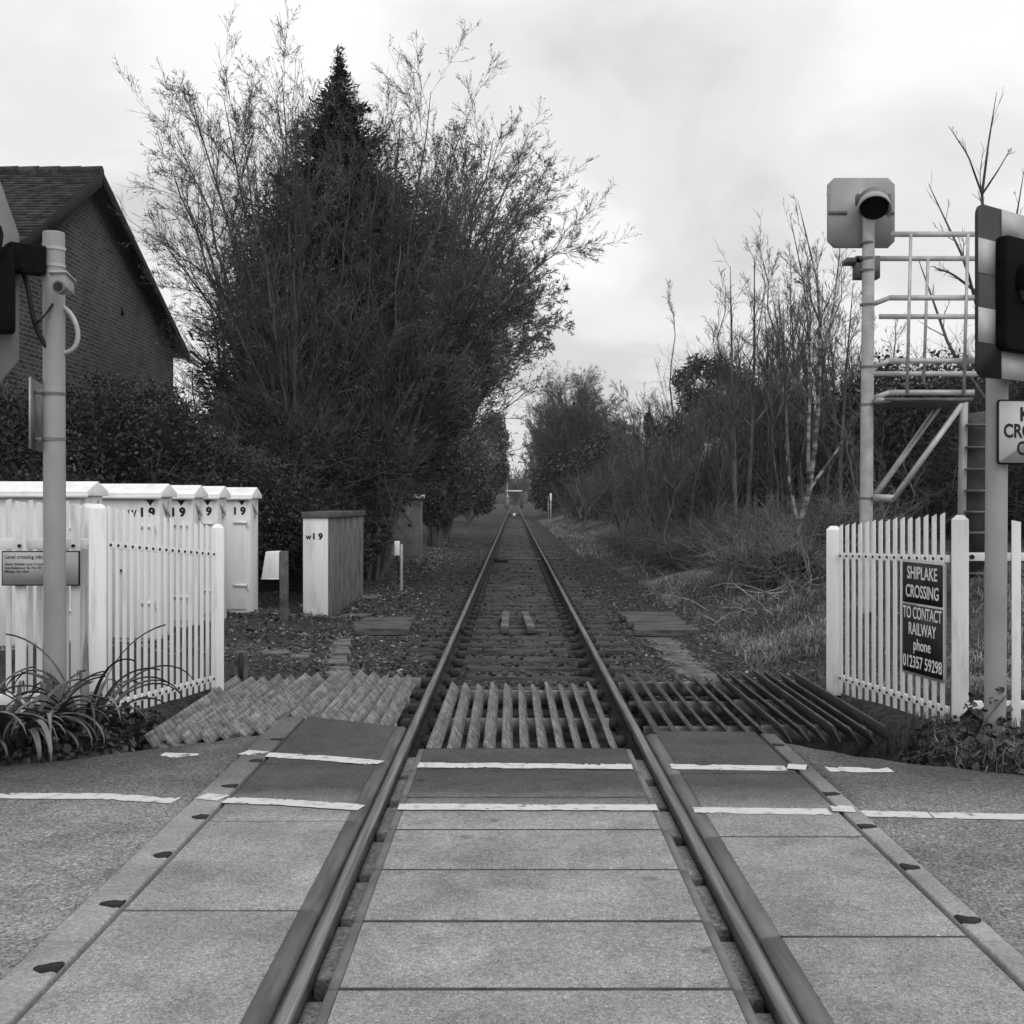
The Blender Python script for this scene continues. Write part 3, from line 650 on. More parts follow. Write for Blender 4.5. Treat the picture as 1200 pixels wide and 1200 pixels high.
link_mesh('hood', [prism([(-.1, Z(305, 7.75)), (.34, Z(305, 7.75)), (.36, Z(272, 7.75)), (-.1, Z(272, 7.75))], oB - dn * .19, du, (0, 0, 1), -dn, 0.0, .24)], m_lampblack, rs, bevel=.02)
link_mesh('bracket', [bar((X(8, 7.85), 7.85, Z(303, 7.9)), (PX - .05, 8.0, Z(303, 7.9)), .14, .19), bar((X(22, 7.85), 7.85, Z(318, 7.9)), (PX - .05, 8.0, Z(306, 7.9)), .08, .06)], m_lampblack, rs, bevel=.01)

# ------------------------------------------------------------------ right road signal pole
QX, QD = X(1169.5, 7.4), 7.4
rp = thing('signal_pole', 'grey steel pole wrapped in ivy at its foot beside the right fence', 'signal pole', (QX, QD, -.1))
link_mesh('pole', [cyl((QX - .02, QD, -.1), (QX, QD, 3.2), .066, k=32)], m_pole, rp, smooth=True)
for py in (483, 536): link_mesh('clamp_band', [cyl((QX, QD, Z(py, QD) - .006), (QX, QD, Z(py, QD) + .006), .0685, k=32)], m_galv, rp, smooth=True)
# chequered backboard turned away to the left
bs = thing('road_signal', 'black road signal head on a chequered backboard on the right pole', 'road signal', (QX, QD, 2.2))
YB = 6.95; ang = R(38); du = np.array([math.cos(ang), math.sin(ang), 0]); dn = np.array([math.sin(ang), -math.cos(ang), 0])
zl, zh = Z(441, YB), Z(237.5, YB); hB = zh - zl; wB = 1.30
oB = np.array([X(1146, YB), YB, zl])
link_mesh('backboard', [prism(rrect(wB, hB, .07), oB, du, (0, 0, 1), dn, -.02, 0)], M('dark_grey_board', .022, .028, rough=.45), bs)
bw_ = .19
m_chk = M('pale_chequer', .42, .5, 3, rough=.4)
hh = hB / 5; uu = wB / 5
for k in (1, 3):
    for q in ([(.002, k * hh), (bw_, k * hh), (bw_, (k + 1) * hh), (.002, (k + 1) * hh)], [(wB - bw_, k * hh), (wB - .002, k * hh), (wB - .002, (k + 1) * hh), (wB - bw_, (k + 1) * hh)],
              [(k * uu, .002), ((k + 1) * uu, .002), ((k + 1) * uu, .17), (k * uu, .17)], [(k * uu, hB - .17), ((k + 1) * uu, hB - .17), ((k + 1) * uu, hB - .002), (k * uu, hB - .002)]):
        link_mesh('pale_square', [prism(q, oB, du, (0, 0, 1), dn, .0005, .003)], m_chk, bs)
link_mesh('lamp_box', [prism(rrect(wB - 2 * bw_, hB - .34, .04, x0=bw_, y0=.17), oB, du, (0, 0, 1), dn, .001, .07)], m_lampblack, bs, bevel=.01)
for fu in (.33, .67):
    c0 = oB + du * wB * fu + np.array([0, 0, hB * .56])
    a = np.linspace(R(-20), R(200), 18)
    inner = c0[None] + .14 * (np.cos(a)[:, None] * du + np.sin(a)[:, None] * np.array([0, 0, 1]))
    V = np.concatenate([inner + dn * .07, inner + dn * .27]); i = np.arange(17)
    o = link_mesh('hood', [(V, np.stack([i, i + 1, i + 19, i + 18], 1))], m_lampblack, bs, smooth=True); o.modifiers.new('solid', 'SOLIDIFY').thickness = .006
    link_mesh('lamp', [cyl(c0 + dn * .07, c0 + dn * .085, .12, k=24)], m_black, bs, smooth=True)
link_mesh('pole_clamp', [bar(oB + du * .2 + np.array([0, 0, .35]), np.array([QX, QD + .0, zl + .35]), .06, .05)], m_galv, bs)
# keep crossing clear sign
ks = thing('keep_clear_sign', 'pale rectangular sign with black capitals fixed low on the right pole', 'sign', (QX + .2, QD, Z(545, 7.25)))
YK = 7.28; ak = R(14); du = np.array([math.cos(ak), math.sin(ak), 0]); dn = np.array([math.sin(ak), -math.cos(ak), 0])
zl, zh = Z(544, YK), Z(468, YK); oK = np.array([X(1169, YK), YK, zl]); wK = .60
link_mesh('board', [prism(rrect(wK, zh - zl, .02), oK, du, (0, 0, 1), dn, -.012, 0)], m_black, ks)
link_mesh('face', [prism(rrect(wK - .02, zh - zl - .02, .015, x0=.01, y0=.01), oK, du, (0, 0, 1), dn, .0005, .003)], m_sign_white, ks)
for b, fz, ft in (('KEEP', .68, .42), ('CROSSING', .42, .80), ('CLEAR', .15, .50)):
    text('lettering', b, m_black, ks, oK + dn * .0035 + du * (wK * .47) + np.array([0, 0, (zh - zl) * fz]), du, (0, 0, 1), .118, 'CENTER', 1, .003, fit=ft * wK)

# ------------------------------------------------------------------ railway signal mast with access platform
SD = 13.8; SX = X(1016, SD)
sm = thing('signal_mast', 'tall railway signal mast with backplate, ladder and railed platform behind right fence', 'signal', (SX, SD, 0))
link_mesh('mast', [cyl((SX - .02, SD, -.1), (SX + .02, SD, Z(252, SD)), .078, .070, 28)], m_galv, sm, smooth=True)
zt, zb = Z(209, SD + .12), Z(291, SD + .12); xa, xb = X(969, SD + .12), X(1048, SD + .12); c = .08
link_mesh('backplate', [prism([(xa + c, zb), (xb - c, zb), (xb, zb + c), (xb, zt - c), (xb - c, zt), (xa + c, zt), (xa, zt - c), (xa, zb + c)], (0, SD - .02, 0), (1, 0, 0), (0, 0, 1), (0, -1, 0), -.14, -.12)], m_pole, sm)
zc = Z(247, SD)
link_mesh('stiffener', [box(xa + .01, X(995, SD), SD + .085, SD + .119, zc - .02, zc + .02), box(X(1040, SD), xb - .01, SD + .085, SD + .119, zc - .02, zc + .02)], m_galv_dk, sm)
lc = np.array([X(1025, SD - .1), SD - .05, Z(233, SD - .1)])
la_ = norm(np.array([-.24, -1, -.85])); lu_ = norm(np.cross(la_, (0, 0, 1))); lv_ = np.cross(lu_, la_)
link_mesh('lamp_case', [cyl(lc, lc + la_ * .17, .165, .17, 28), box(lc[0] - .2, lc[0] + .19, lc[1] - .05, lc[1] + .05, lc[2] - .06, lc[2] + .06)], m_galv_dk, sm, smooth=True)
link_mesh('lamp_glass', [cyl(lc + la_ * .171, lc + la_ * .185, .155, k=28)], m_lampblack, sm, smooth=True)
a = np.linspace(R(-35), R(215), 26); ring = np.cos(a)[:, None] * lu_ + np.sin(a)[:, None] * lv_
V = np.concatenate([lc + la_ * .15 + ring * .176, lc + la_ * .28 + ring * .181]); i = np.arange(25)
hd = link_mesh('lamp_hood', [(V, np.stack([i, i + 1, i + 27, i + 26], 1))], m_pole, sm, smooth=True); hd.modifiers.new('solid', 'SOLIDIFY').thickness = .008
link_mesh('junction_box', [box(X(1006, SD), X(1034, SD), SD + .08, SD + .25, Z(324, SD), Z(298, SD)), box(X(995, SD), X(1012, SD), SD + .08, SD + .3, Z(306, SD), Z(300, SD))], m_galv_dk, sm)
for py in (285, 303, 317, 357, 430, 474, 584): link_mesh('clamp_band', [cyl((SX, SD, Z(py, SD) - .012), (SX, SD, Z(py, SD) + .012), .083, k=24)], m_galv_dk, sm, smooth=True)
# platform and its railings: front plane and back plane
DF, DBk = 13.55, 14.45
xl, xr = X(1036, DF), X(1142, DF)
def hrail(y0, D, xa, xb, kick=False):
    z = Z(y0, D); pr = [bar((xa, D, z), (xb, D, z), .012, .062)]
    if kick: pr.append(bar((xa + .002, D, z), (xa - .14, D + .12, z - .05), .012, .055))
    return pr
for py, kick in ((274.5, 0), (349, 1), (423, 1), (460, 1)): link_mesh('handrail', hrail(py, DF, xl + (.06 if kick else .08), xr, kick), m_galv, sm)
for py in (303, 371, 438): link_mesh('handrail', hrail(py, DBk, X(1010 if py == 438 else 1030, DBk), X(1146, DBk)), m_galv, sm)
for px0, px1 in ((1067, 1062.5), (1134, 1129)): link_mesh('stanchion', [bar((X(px1, DF), DF - .012, Z(462, DF)), (X(px0, DF), DF - .012, Z(274, DF)), .035, .012, up=(0, 1, 0))], m_galv, sm)
for px0, px1 in ((1087, 1082),): link_mesh('stanchion', [bar((X(px1, DBk), DBk - .012, Z(450, DBk)), (X(px0, DBk), DBk - .012, Z(303, DBk)), .035, .012, up=(0, 1, 0))], m_galv, sm)
zp = Z(466, DF)
link_mesh('platform', [box(X(1037, DF), xr - .01, DF + .008, DBk + .1, zp - .035, zp)], m_galv_dk, sm)
link_mesh('platform_bracket', [box(X(1022, SD), X(1036, SD), DF + .02, SD + .1, zp - .05, zp + .0)], m_galv, sm)
link_mesh('brace', [bar((X(1047, DF), DF, Z(585, DF)), (X(1127, DF), DF, Z(474, DF)), .05, .075, up=(0, 1, 0))], m_galv, sm)
link_mesh('brace', [bar((X(1026, DBk - .5), DBk - .5, Z(580, DBk - .5)), (X(1099, DBk), DBk, Z(478, DBk)), .05, .085, up=(0, 1, 0))], m_galv, sm)
link_mesh('brace_foot', [bar((X(1022, SD), SD - .08, Z(583, SD)), (X(1048, DF), DF, Z(584, DF)), .05, .08)], m_galv, sm)
# steep ladder behind the pole
la, lb = np.array([X(1124, 14.2), 14.0, Z(472, 14.2)]), np.array([X(1163, 14.2), 15.2, -.05])
for o0 in (-.02, .42):
    link_mesh('ladder_rail', [bar(la + (o0, 0, 0), lb + (o0 * .7, 0, 0), .09, .04, up=(0, 1, 0))], m_galv, sm)
for f in np.linspace(.1, .95, 10):
    q = la + (lb - la) * f; link_mesh('rung', [bar(q + (.0, 0, 0), q + (.40, 0, 0), .16, .025)], m_galv_dk, sm)
link_mesh('ladder_plate', [bar(la + (.20, .16, -.12), lb + (.14, .16, 0), .36, .012, up=(0, 1, 0))], M('dark_tread_back', .05, .11, 4, rough=.7), sm)
link_mesh('cable_loop', [tube(bez([P(1142, 392, 13.5), P(1130, 400, 13.5), P(1136, 425, 13.5), P(1146, 417, 13.5)]), .03, 8)], m_white, sm, smooth=True)

# ------------------------------------------------------------------ white equipment cabinets
def cabinet(D, pxr, w, dep, ztop, label, num, text_px, detail=True):
    xr = X(pxr, D); xl = xr - w; zg = float(gz(xr - w / 2, D)) - .05
    t = thing('equipment_cabinet', label, 'cabinet', ((xl + xr) / 2, D + dep / 2, zg), 'row of white equipment cabinets')
    ze = ztop - .125
    link_mesh('body', [box(xl + .02, xr - .02, D + .02, D + dep, zg, ze)], m_cab, t, bevel=.006)
    link_mesh('roof', [prism([(-.05, -.03), (dep + .07, -.03), (dep + .07, .02), (dep * .5 + .01, .125), (-.05, .015)], (0, D, ze), (0, 1, 0), (0, 0, 1), (1, 0, 0), xl - .02, xr + .02)], m_cab_roof, t, bevel=.004)
    link_mesh('roof_edge', [box(xl - .022, xr + .022, D - .056, D - .03, ze - .05, ze - .012)], m_cab_roof, t)
    dr = link_mesh('door', [box(xl + .05, xr - .07, D, D + .019, zg + .1, ze - .06)], m_cab, t, bevel=.006)
    for zz in (ze - .36, ze - 1.22):
        if zz > zg + .1: link_mesh('hinge', [box(xr - .24, xr - .03, D - .016, D - .001, zz - .018, zz + .018), cyl((xr - .04, D - .012, zz - .05), (xr - .04, D - .012, zz + .03), .016, k=8)], m_cab_roof, dr)
    link_mesh('handle', [cyl((xr - .40, D - .03, ze - .85), (xr - .40, D - .001, ze - .85), .025, k=10), box(xr - .47, xr - .40, D - .03, D - .018, ze - .86, ze - .84)], m_black, dr)
    tx = X(text_px, D - .01)
    link_mesh('vent_mark', [prism([(-.045, 0), (0, -.065), (.045, 0)], (tx - .02, D, ze - .062), (1, 0, 0), (0, 0, 1), (0, -1, 0), .0005, .004), box(tx - .08, tx + .04, D - .008, D - .0005, ze - .066, ze - .060)], m_black, dr)
    zt = ze - .25
    numeral(dr, tx, D, zt, num, .82)
    link_mesh('side_bracket', [bar((xr - .018, D + .15, ze - .1), (xr + .005, D + .32, ze - .25), .02, .03), bar((xr - .018, D + .38, ze - .08), (xr + .005, D + .25, ze - .3), .02, .03)], m_galv, t)
    return t
def numeral(parent, x, D, z, num, s=1.0, yo=0.0):
    """stencilled serif letters: W, a bar-like one, nine"""
    y = D - .0005
    def pz(poly): return prism(poly, (0, y, 0), (1, 0, 0), (0, 0, 1), (0, -1, 0), 0.0, .004)
    if 'W' in num:
        text('lettering', 'W', m_black, parent, (x - .33 * s, y, z), (1, 0, 0), (0, 0, 1), .13 * s, 'LEFT', .85, .004 * s)
    if '1' in num:
        xx = x - .155 * s
        link_mesh('lettering', [pz([(xx, z), (xx + .032 * s, z), (xx + .032 * s, z + .125 * s), (xx, z + .125 * s)])], m_black, parent)
    text('lettering', '9', m_black, parent, (x - .05 * s, y, z), (1, 0, 0), (0, 0, 1), .175 * s, 'LEFT', 1.0, .009 * s)
cabinet(12.2, 102, 1.15, .52, 1.735, 'white cabinet behind the grey post, nearest of the row', '', 60)
cabinet(13.2, 188, .95, .52, 1.725, 'white cabinet with stained roof, second of the row', 'W19', 178)
cabinet(14.1, 227, .95, .52, 1.72, 'white cabinet showing a single nine, third of the row', '19', 214)
cabinet(15.1, 256, .95, .52, 1.72, 'white cabinet showing a single nine, fourth of the row', '19', 245)
cabinet(16.1, 294.5, .95, .52, 1.715, 'white cabinet with full door in view, farthest of the row', '19', 285)

# slim plank-sided cabinet
D = 17.6; xl, xr = X(355, D), X(384, D); zg, zt = -.35, Z(600, D)
pc = thing('plank_cabinet', 'slim white fronted cabinet with bare plank sides standing by the track', 'cabinet', ((xl + xr) / 2, D + 1, zg))
xr2 = xr + .22
link_mesh('front_panel', [box(xl, xr, D, D + .05, zg, zt - .09)], m_cab, pc, bevel=.006)
npl = 8
for k in range(npl):
    f0, f1 = k / npl, (k + 1) / npl
    ya, yb = D + .052 + 2.5 * f0, D + .052 + 2.5 * f1 - .03
    a, b = xr - .01 + .22 * f0, xr - .01 + .22 * f1
    jt = rng.uniform(-.012, .012)
    V = np.array([[xl + .01, ya, zg], [a + jt, ya, zg], [b + jt, yb, zg], [xl + .01, yb, zg], [xl + .01, ya, zt - .09], [a + jt, ya, zt - .09], [b + jt, yb, zt - .09], [xl + .01, yb, zt - .09]])
    link_mesh('side_plank', [(V, BOXF)], M('grey_planks', .08, .24, 3, detail=7, rough=.9, stretch=(6, 6, 1), island=.25), pc, bevel=.005)
V, f = box(xl - .02, xr + .02, D - .03, D + 2.6, zt - .088, zt); V = V.copy(); V[[2, 6], 0] += .22
link_mesh('lid', [(V, f)], M('dark_lid', .05, .12, 4, rough=.9), pc, bevel=.006)
xx = X(376, D); numeral(pc, xx, D, Z(632, D), '19', .75); text('lettering', 'w', m_black, pc, (X(358.5, D), D - .0005, Z(632, D)), (1, 0, 0), (0, 0, 1), .12, 'LEFT', .9, .004)

# phone box on a post
D = 15.4; tp = thing('lineside_phone', 'white sloping box fixed to a short wooden post beside the cabinets', 'lineside phone', (X(332, D), D, -.1))
link_mesh('post', [box(X(327.5, D), X(336.5, D), D, D + .1, -.15, Z(646, D))], m_conc_old, tp, bevel=.006)
link_mesh('box', [prism([(X(306.5, D), Z(677, D)), (X(327, D), Z(677, D)), (X(327, D), Z(646, D)), (X(311.5, D), Z(646.5, D))], (0, D - .02, 0), (1, 0, 0), (0, 0, 1), (0, 1, 0), 0, .2)], m_cab, tp, bevel=.012)
link_mesh('bottom_lip', [box(X(306.5, D), X(327, D), D - .03, D + .19, Z(679, D), Z(677.3, D))], m_cab_roof, tp)
# dull cabinet in the undergrowth
D = 34.0; zg = float(gz(X(480, D), D)) - .05
dc = thing('lineside_cabinet', 'dull grey cabinet with pale lid at the edge of the trees', 'cabinet', (X(480, D), D, zg))
link_mesh('body', [box(X(466, D), X(493.5, D), D, D + .5, zg, Z(584, D))], M('dull_grey', .13, .22, 3, rough=.8), dc, bevel=.01)
link_mesh('lid', [box(X(470, D) , X(496, D), D - .06, D + .56, Z(584, D) + .002, Z(579.5, D))], m_white, dc, bevel=.01)
link_mesh('handle', [box(X(478, D), X(482, D), D - .03, D - .001, Z(616, D), Z(613.5, D))], m_black, dc)
# white box on a thin stake
D = 22.0; sb = thing('marker_post', 'small white box on a thin stake among the fallen leaves', 'marker post', (X(470, D), D, -.1))
link_mesh('stake', [box(X(469, D), X(472, D), D, D + .05, -.15, Z(638, D))], m_galv, sb, bevel=.004)
link_mesh('box', [box(X(462.5, D), X(468.5, D), D - .08, D + .02, Z(651, D), Z(634, D))], m_white, sb, bevel=.01)
link_mesh('cable', [tube(bez([P(466, 651, D), P(464, 665, D), P(470, 672, D), P(466, 682, D)]), .012, 6)], m_black, sb, smooth=True)
# thin distant posts
for px, py0, py1, D, w, lab in ((565.3, 580, 597.5, 118, .14, 'taller white post far off on the left of the track'), (561.5, 588, 597, 120, .13, 'short grey post far off on the left of the track'), (645.5, 578, 600, 92, .13, 'white post far off on the right of the track'), (642.5, 582, 594, 100, .08, 'thin dark post beside the far white post on the right')):
    t = thing('distance_post', lab, 'post', (X(px, D), D, -.2), 'distant posts beside the track')
    mm = m_galv_dk if 'dark' in lab or 'grey' in lab else m_white
    link_mesh('stake', [box(X(px, D) - w * .3, X(px, D) + w * .3, D, D + .1, -.3, Z(py0 + (py1 - py0) * .4, D))], m_galv, t)
    link_mesh('plate', [box(X(px, D) - w * .6, X(px, D) + w * .6, D - .03, D - .001, Z(py0 + (py1 - py0) * .42, D), Z(py0, D))], mm, t, bevel=.01)
# far bridge over the line
D = 255; fb = thing('footbridge', 'low bridge with pale deck edge crossing the track in the far distance', 'bridge', (X(602, D), D, -.2))
link_mesh('deck', [box(X(592.5, D), X(612, D), D, D + 2.5, Z(576, D), Z(574.6, D))], m_white, fb)
for pa, pb in ((591.5, 595.5), (609.5, 613.5)): link_mesh('abutment', [box(X(pa, D), X(pb, D), D + .2, D + 2.2, -.4, Z(576, D) - .01)], m_brick, fb)
fm = thing('radio_mast', 'thin pale mast rising beside the far bridge', 'mast', (X(594.5, 250), 250, -.2))
link_mesh('pole', [cyl((X(594.5, 250), 250, -.3), (X(594.5, 250), 250, Z(559, 250)), .11, .08, 8)], m_galv, fm)
link_mesh('head', [box(X(593.8, 250), X(595.4, 250), 249.85, 250.15, Z(562, 250), Z(556, 250))], m_white, fm)
fc = thing('equipment_cabinet', 'tiny white cabinet beside the track near the far bridge', 'cabinet', (X(594, 225), 225, -.2))
link_mesh('body', [box(X(592.3, 225), X(597, 225), 225, 225.6, -.3, Z(583, 225))], m_galv_dk, fc); link_mesh('roof', [prism([(X(592, 225), 0), (X(597.3, 225), 0), (X(594.7, 225), .5)], (0, 225, Z(583, 225) + .002), (1, 0, 0), (0, 0, 1), (0, 1, 0), -.1, .7)], m_galv, fc)

# concrete trough lids, sleeper offcuts
def slab(label, pxc, py, w, l, h, rz=0.0, z=None, m=m_conc_old):
    p = G(pxc, py, -.12); z = (float(gz(p[0], p[1])) if z is None else z)
    return tag(link_mesh('trough_lid', [obox((p[0], p[1], z + h / 2 - .055), (w, l, h), rz=rz)], m, loc=(p[0], p[1], z), bevel=.008), label, 'slab', 'trough lids and slabs beside the track')
for px, py, w, l, rz, lab in ((388, 780, .36, .62, .1, 'trough lid nearest the left cattle guard'), (388, 769, .34, .6, .15, 'trough lid second from the left cattle guard'), (392, 759, .34, .6, .2, 'trough lid third from the left cattle guard'), (394, 750, .34, .62, .15, 'trough lid fourth from the left cattle guard'),
                              (348, 771, .26, .34, .05, 'tilted square slab on the bare earth'), (322, 770, .30, .26, .4, 'broken pale slab on the earth near the fence'),
                              (410, 718, .4, 1.0, -.2, 'long grey lid leading towards the plank cabinet'), (432, 700, .3, .7, .1, 'pale lid lying by the plank cabinet'),
                              (818, 781, .36, .95, .16, 'lid nearest the right cattle guard'), (803, 767, .36, .92, .18, 'lid second from the right cattle guard'), (791, 755, .36, .92, .2, 'lid third from the right cattle guard'), (781, 746, .34, .8, .2, 'lid under the right timber stack')):
    slab(lab + ' in the cable trough' if 'lid' in lab and 'trough' not in lab else lab, px, py, w, l, .07, rz)
for pxa, pxb, py, n, nj, lab in ((406, 478, 739, 2, 5, 'low timber stack left of the track'), (742, 820, 741, 2, 8, 'low timber stack right of the track')):
    D = (CAMZ + .12) * F / (py - CY); t = thing('timber_stack', lab + ' beside a cable trough', 'timber stack', (X((pxa + pxb) / 2, D), D, -.1), 'timber stacks beside the track')
    zg = float(gz(X((pxa + pxb) / 2, D), D)) - .02
    for k in range(n):
        for j in range(nj):
            y0 = D + j * .3; link_mesh('sleeper', [box(X(pxa, D) + rng.uniform(-.05, .05) + .05 * k, X(pxb, D) + rng.uniform(-.05, .05) - .03 * k, y0 + .03 * k, y0 + .27, zg + k * .10 - .06, zg + k * .10 + .03)], M('grey_timber', .035, .14, 3, detail=7, rough=.9, stretch=(1, 6, 6), island=.2), t, bevel=.006)
# stub post by the left guard
p = G(281, 788); t = thing('stub_post', 'short square stub post behind the left cattle guard', 'post', (p[0], p[1], -.2))
link_mesh('post', [box(p[0] - .05, p[0] + .05, p[1], p[1] + .1, -.3, Z(764, p[1]))], m_conc_old, t, bevel=.006)
link_mesh('bar', [box(p[0] - .002, p[0] + .03, p[1] - .03, p[1] - .002, -.2, Z(765, p[1]) )], m_black, t)

# ------------------------------------------------------------------ house
hs_ = thing('brick_house', 'dark brick house with tiled gable roof rising behind the hedge', 'house', (-10, 25, 0))
xw = -8.97; Yf, Ya, Yn = 30.8, 24.7, 20.0; zr, ze = Z(203, 24.7), Z(414, 31.2) + .2
body = [(Yn, -.3), (Yf, -.3), (Yf, ze), (Ya, zr - .12), (Yn, ze)]
link_mesh('wall', [prism(body, (0, 0, 0), (0, 1, 0), (0, 0, 1), (1, 0, 0), xw - 9.5, xw)], m_brick, hs_)
ov = .26; ty = np.array([Yf + .55 - Ya, ze - zr - .28]); 
def slope(sy):
    half = Yf - Ya if sy > 0 else Ya - Yn
    e = np.array([0, sy * (half + .5), -(zr - ze) * ((half + .5) / half)]); L = np.linalg.norm(e); e /= L
    n = np.array([0, sy * -e[2] * 1.0, abs(e[1])]); n = np.array([0, -e[2] * sy, abs(e[1])]) 
    o = np.array([0, Ya, zr])
    rows = 34; parts = []
    for r in range(rows):
        a, b = o + e * L * r / rows, o + e * L * (r + 1.12) / rows
        nx_ = 40
        x = np.linspace(xw - 9.8, xw + ov, nx_ + 1)
        for k in range(nx_):
            x0, x1 = x[k] + .004 + (.06 if r % 2 else 0), x[k + 1] - .004 + (.06 if r % 2 else 0)
            if k == nx_ - 1: x1 = xw + ov
            j = rng.uniform(-.006, .006)
            q0, q1 = a + n * .02, b + n * (.055 + j)
            parts.append((np.array([[x0, q0[1], q0[2]], [x1, q0[1], q0[2]], [x1, q1[1], q1[2]], [x0, q1[1], q1[2]], [x0, q1[1] - n[1] * .03, q1[2] - n[2] * .03], [x1, q1[1] - n[1] * .03, q1[2] - n[2] * .03]]), np.array([[0, 1, 2, 3], [3, 2, 5, 4]])))
    return parts, o, e, L, n
p1, o1, e1, L1, n1_ = slope(-1); p2, o2, e2, L2, n2_ = slope(1)
V1 = np.concatenate([a[0] for a in p1 + p2]); nf_ = len(p1 + p2)
Fi = (np.arange(nf_)[:, None, None] * 6 + np.array([[0, 1, 2, 3], [3, 2, 5, 4]])[None]).reshape(-1, 4)
rf_ = link_mesh('roof', [(V1, Fi)], m_tile, hs_)
link_mesh('ridge_tiles', [cyl((x, Ya, zr + .02), (x + .43, Ya, zr + .025), .12, .13, 12) for x in np.arange(xw + ov - .42 - .44 * 21, xw + ov - .1, .44)], m_tile, rf_, smooth=True)
for e, L, n in ((e1, L1, n1_), (e2, L2, n2_)):
    a, b = np.array([0, Ya, zr]), np.array([0, Ya, zr]) + e * L
    V = np.array([a + (xw - 9.8, 0, 0), a + (xw + ov, 0, 0), b + (xw + ov, 0, 0), b + (xw - 9.8, 0, 0)]); V = np.concatenate([V - n * .10, V - n * .004])
    link_mesh('soffit', [(V, BOXF)], M('dark_timber', .008, .016, 4, rough=.9), rf_)
    bb = bar(a + np.array([xw + ov + .015, 0, -.10]), b + np.array([xw + ov + .015, 0, -.10]), .03, .24)
    link_mesh('bargeboard', [bb], M('dark_timber', .008, .016), rf_)
    c0, c1 = a - n * .20 + np.array([xw + .012, 0, -.12]), b - n * .2 + np.array([xw + .012, 0, -.12])
    if e[1] < 0: link_mesh('verge_fillet', [bar(c0 + e * .4, c1 - e * .9, .02, .05)], m_pole, rf_)
link_mesh('vent', [box(xw, xw + .03, 26.7, 26.85, Z(365, 26.8) - .08, Z(365, 26.8) + .08)], m_black, hs_)
cb = thing('overhead_cable', 'thin dark cable running from the house eave into the trees', 'cable', (xw, 30.2, 5))
link_mesh('wire', [tube(bez([P(224, 412, 30.4), P(245, 432, 29), P(270, 445, 28), P(300, 470, 27)]), .035, 6)], m_black, cb)

# ------------------------------------------------------------------ vegetation generators
def grow(Pb, D, L, Rr, n, wob, up=0.0, taper=.3):
    N = len(Pb); pts = np.empty((N, n + 1, 3)); pts[:, 0] = Pb; d = norm(D); st = (L / n)[:, None]
    for i in range(n):
        d = d + rng.normal(0, wob, (N, 3)); d[:, 2] += up; d = norm(d)
        pts[:, i + 1] = pts[:, i] + d * st
    return pts, Rr[:, None] * np.linspace(1, taper, n + 1)[None]
def kids(pts, rad, m, t0, t1, ang, asd, lr, rr, rmin=.003, flat=0.0, tipshort=.55):
    N, n1, _ = pts.shape; n = n1 - 1
    cnt = rng.poisson(m, N); idx = np.repeat(np.arange(N), cnt); K = len(idx)
    t = rng.uniform(t0, t1, K) * n * .9999; k = t.astype(int); f = (t - k)[:, None]
    p = pts[idx, k] * (1 - f) + pts[idx, k + 1] * f
    d = norm(pts[idx, k + 1] - pts[idx, k])
    r = rad[idx, k] * (1 - f[:, 0]) + rad[idx, k + 1] * f[:, 0]
    q = rng.normal(size=(K, 3)); q[:, 2] *= (1 - flat); q = norm(q - (q * d).sum(1, keepdims=True) * d)
    a = rng.normal(ang, asd, K)[:, None]
    Lp = np.linalg.norm(np.diff(pts, axis=1), axis=2).sum(1)[idx]
    L = Lp * lr * (1 - tipshort * t / n) * rng.uniform(.6, 1.25, K)
    return p, np.cos(a) * d + np.sin(a) * q, L, np.maximum(r * rr, rmin)
def limb(base, tip, bow, n=9, j=.05):
    """curve from base to tip leaving steeply and bending outward"""
    base, tip = np.asarray(base, float), np.asarray(tip, float); t = np.linspace(0, 1, n)[:, None]
    c1 = base + np.array([(tip - base)[0] * .15 + bow[0], (tip - base)[1] * .2, (tip - base)[2] * .45]); c2 = base + (tip - base) * .72 + np.array([0, 0, bow[1]])
    c = (1 - t) ** 3 * base + 3 * (1 - t) ** 2 * t * c1 + 3 * (1 - t) * t * t * c2 + t ** 3 * tip
    c[1:-1] += rng.normal(0, j, (n - 2, 3)); return c
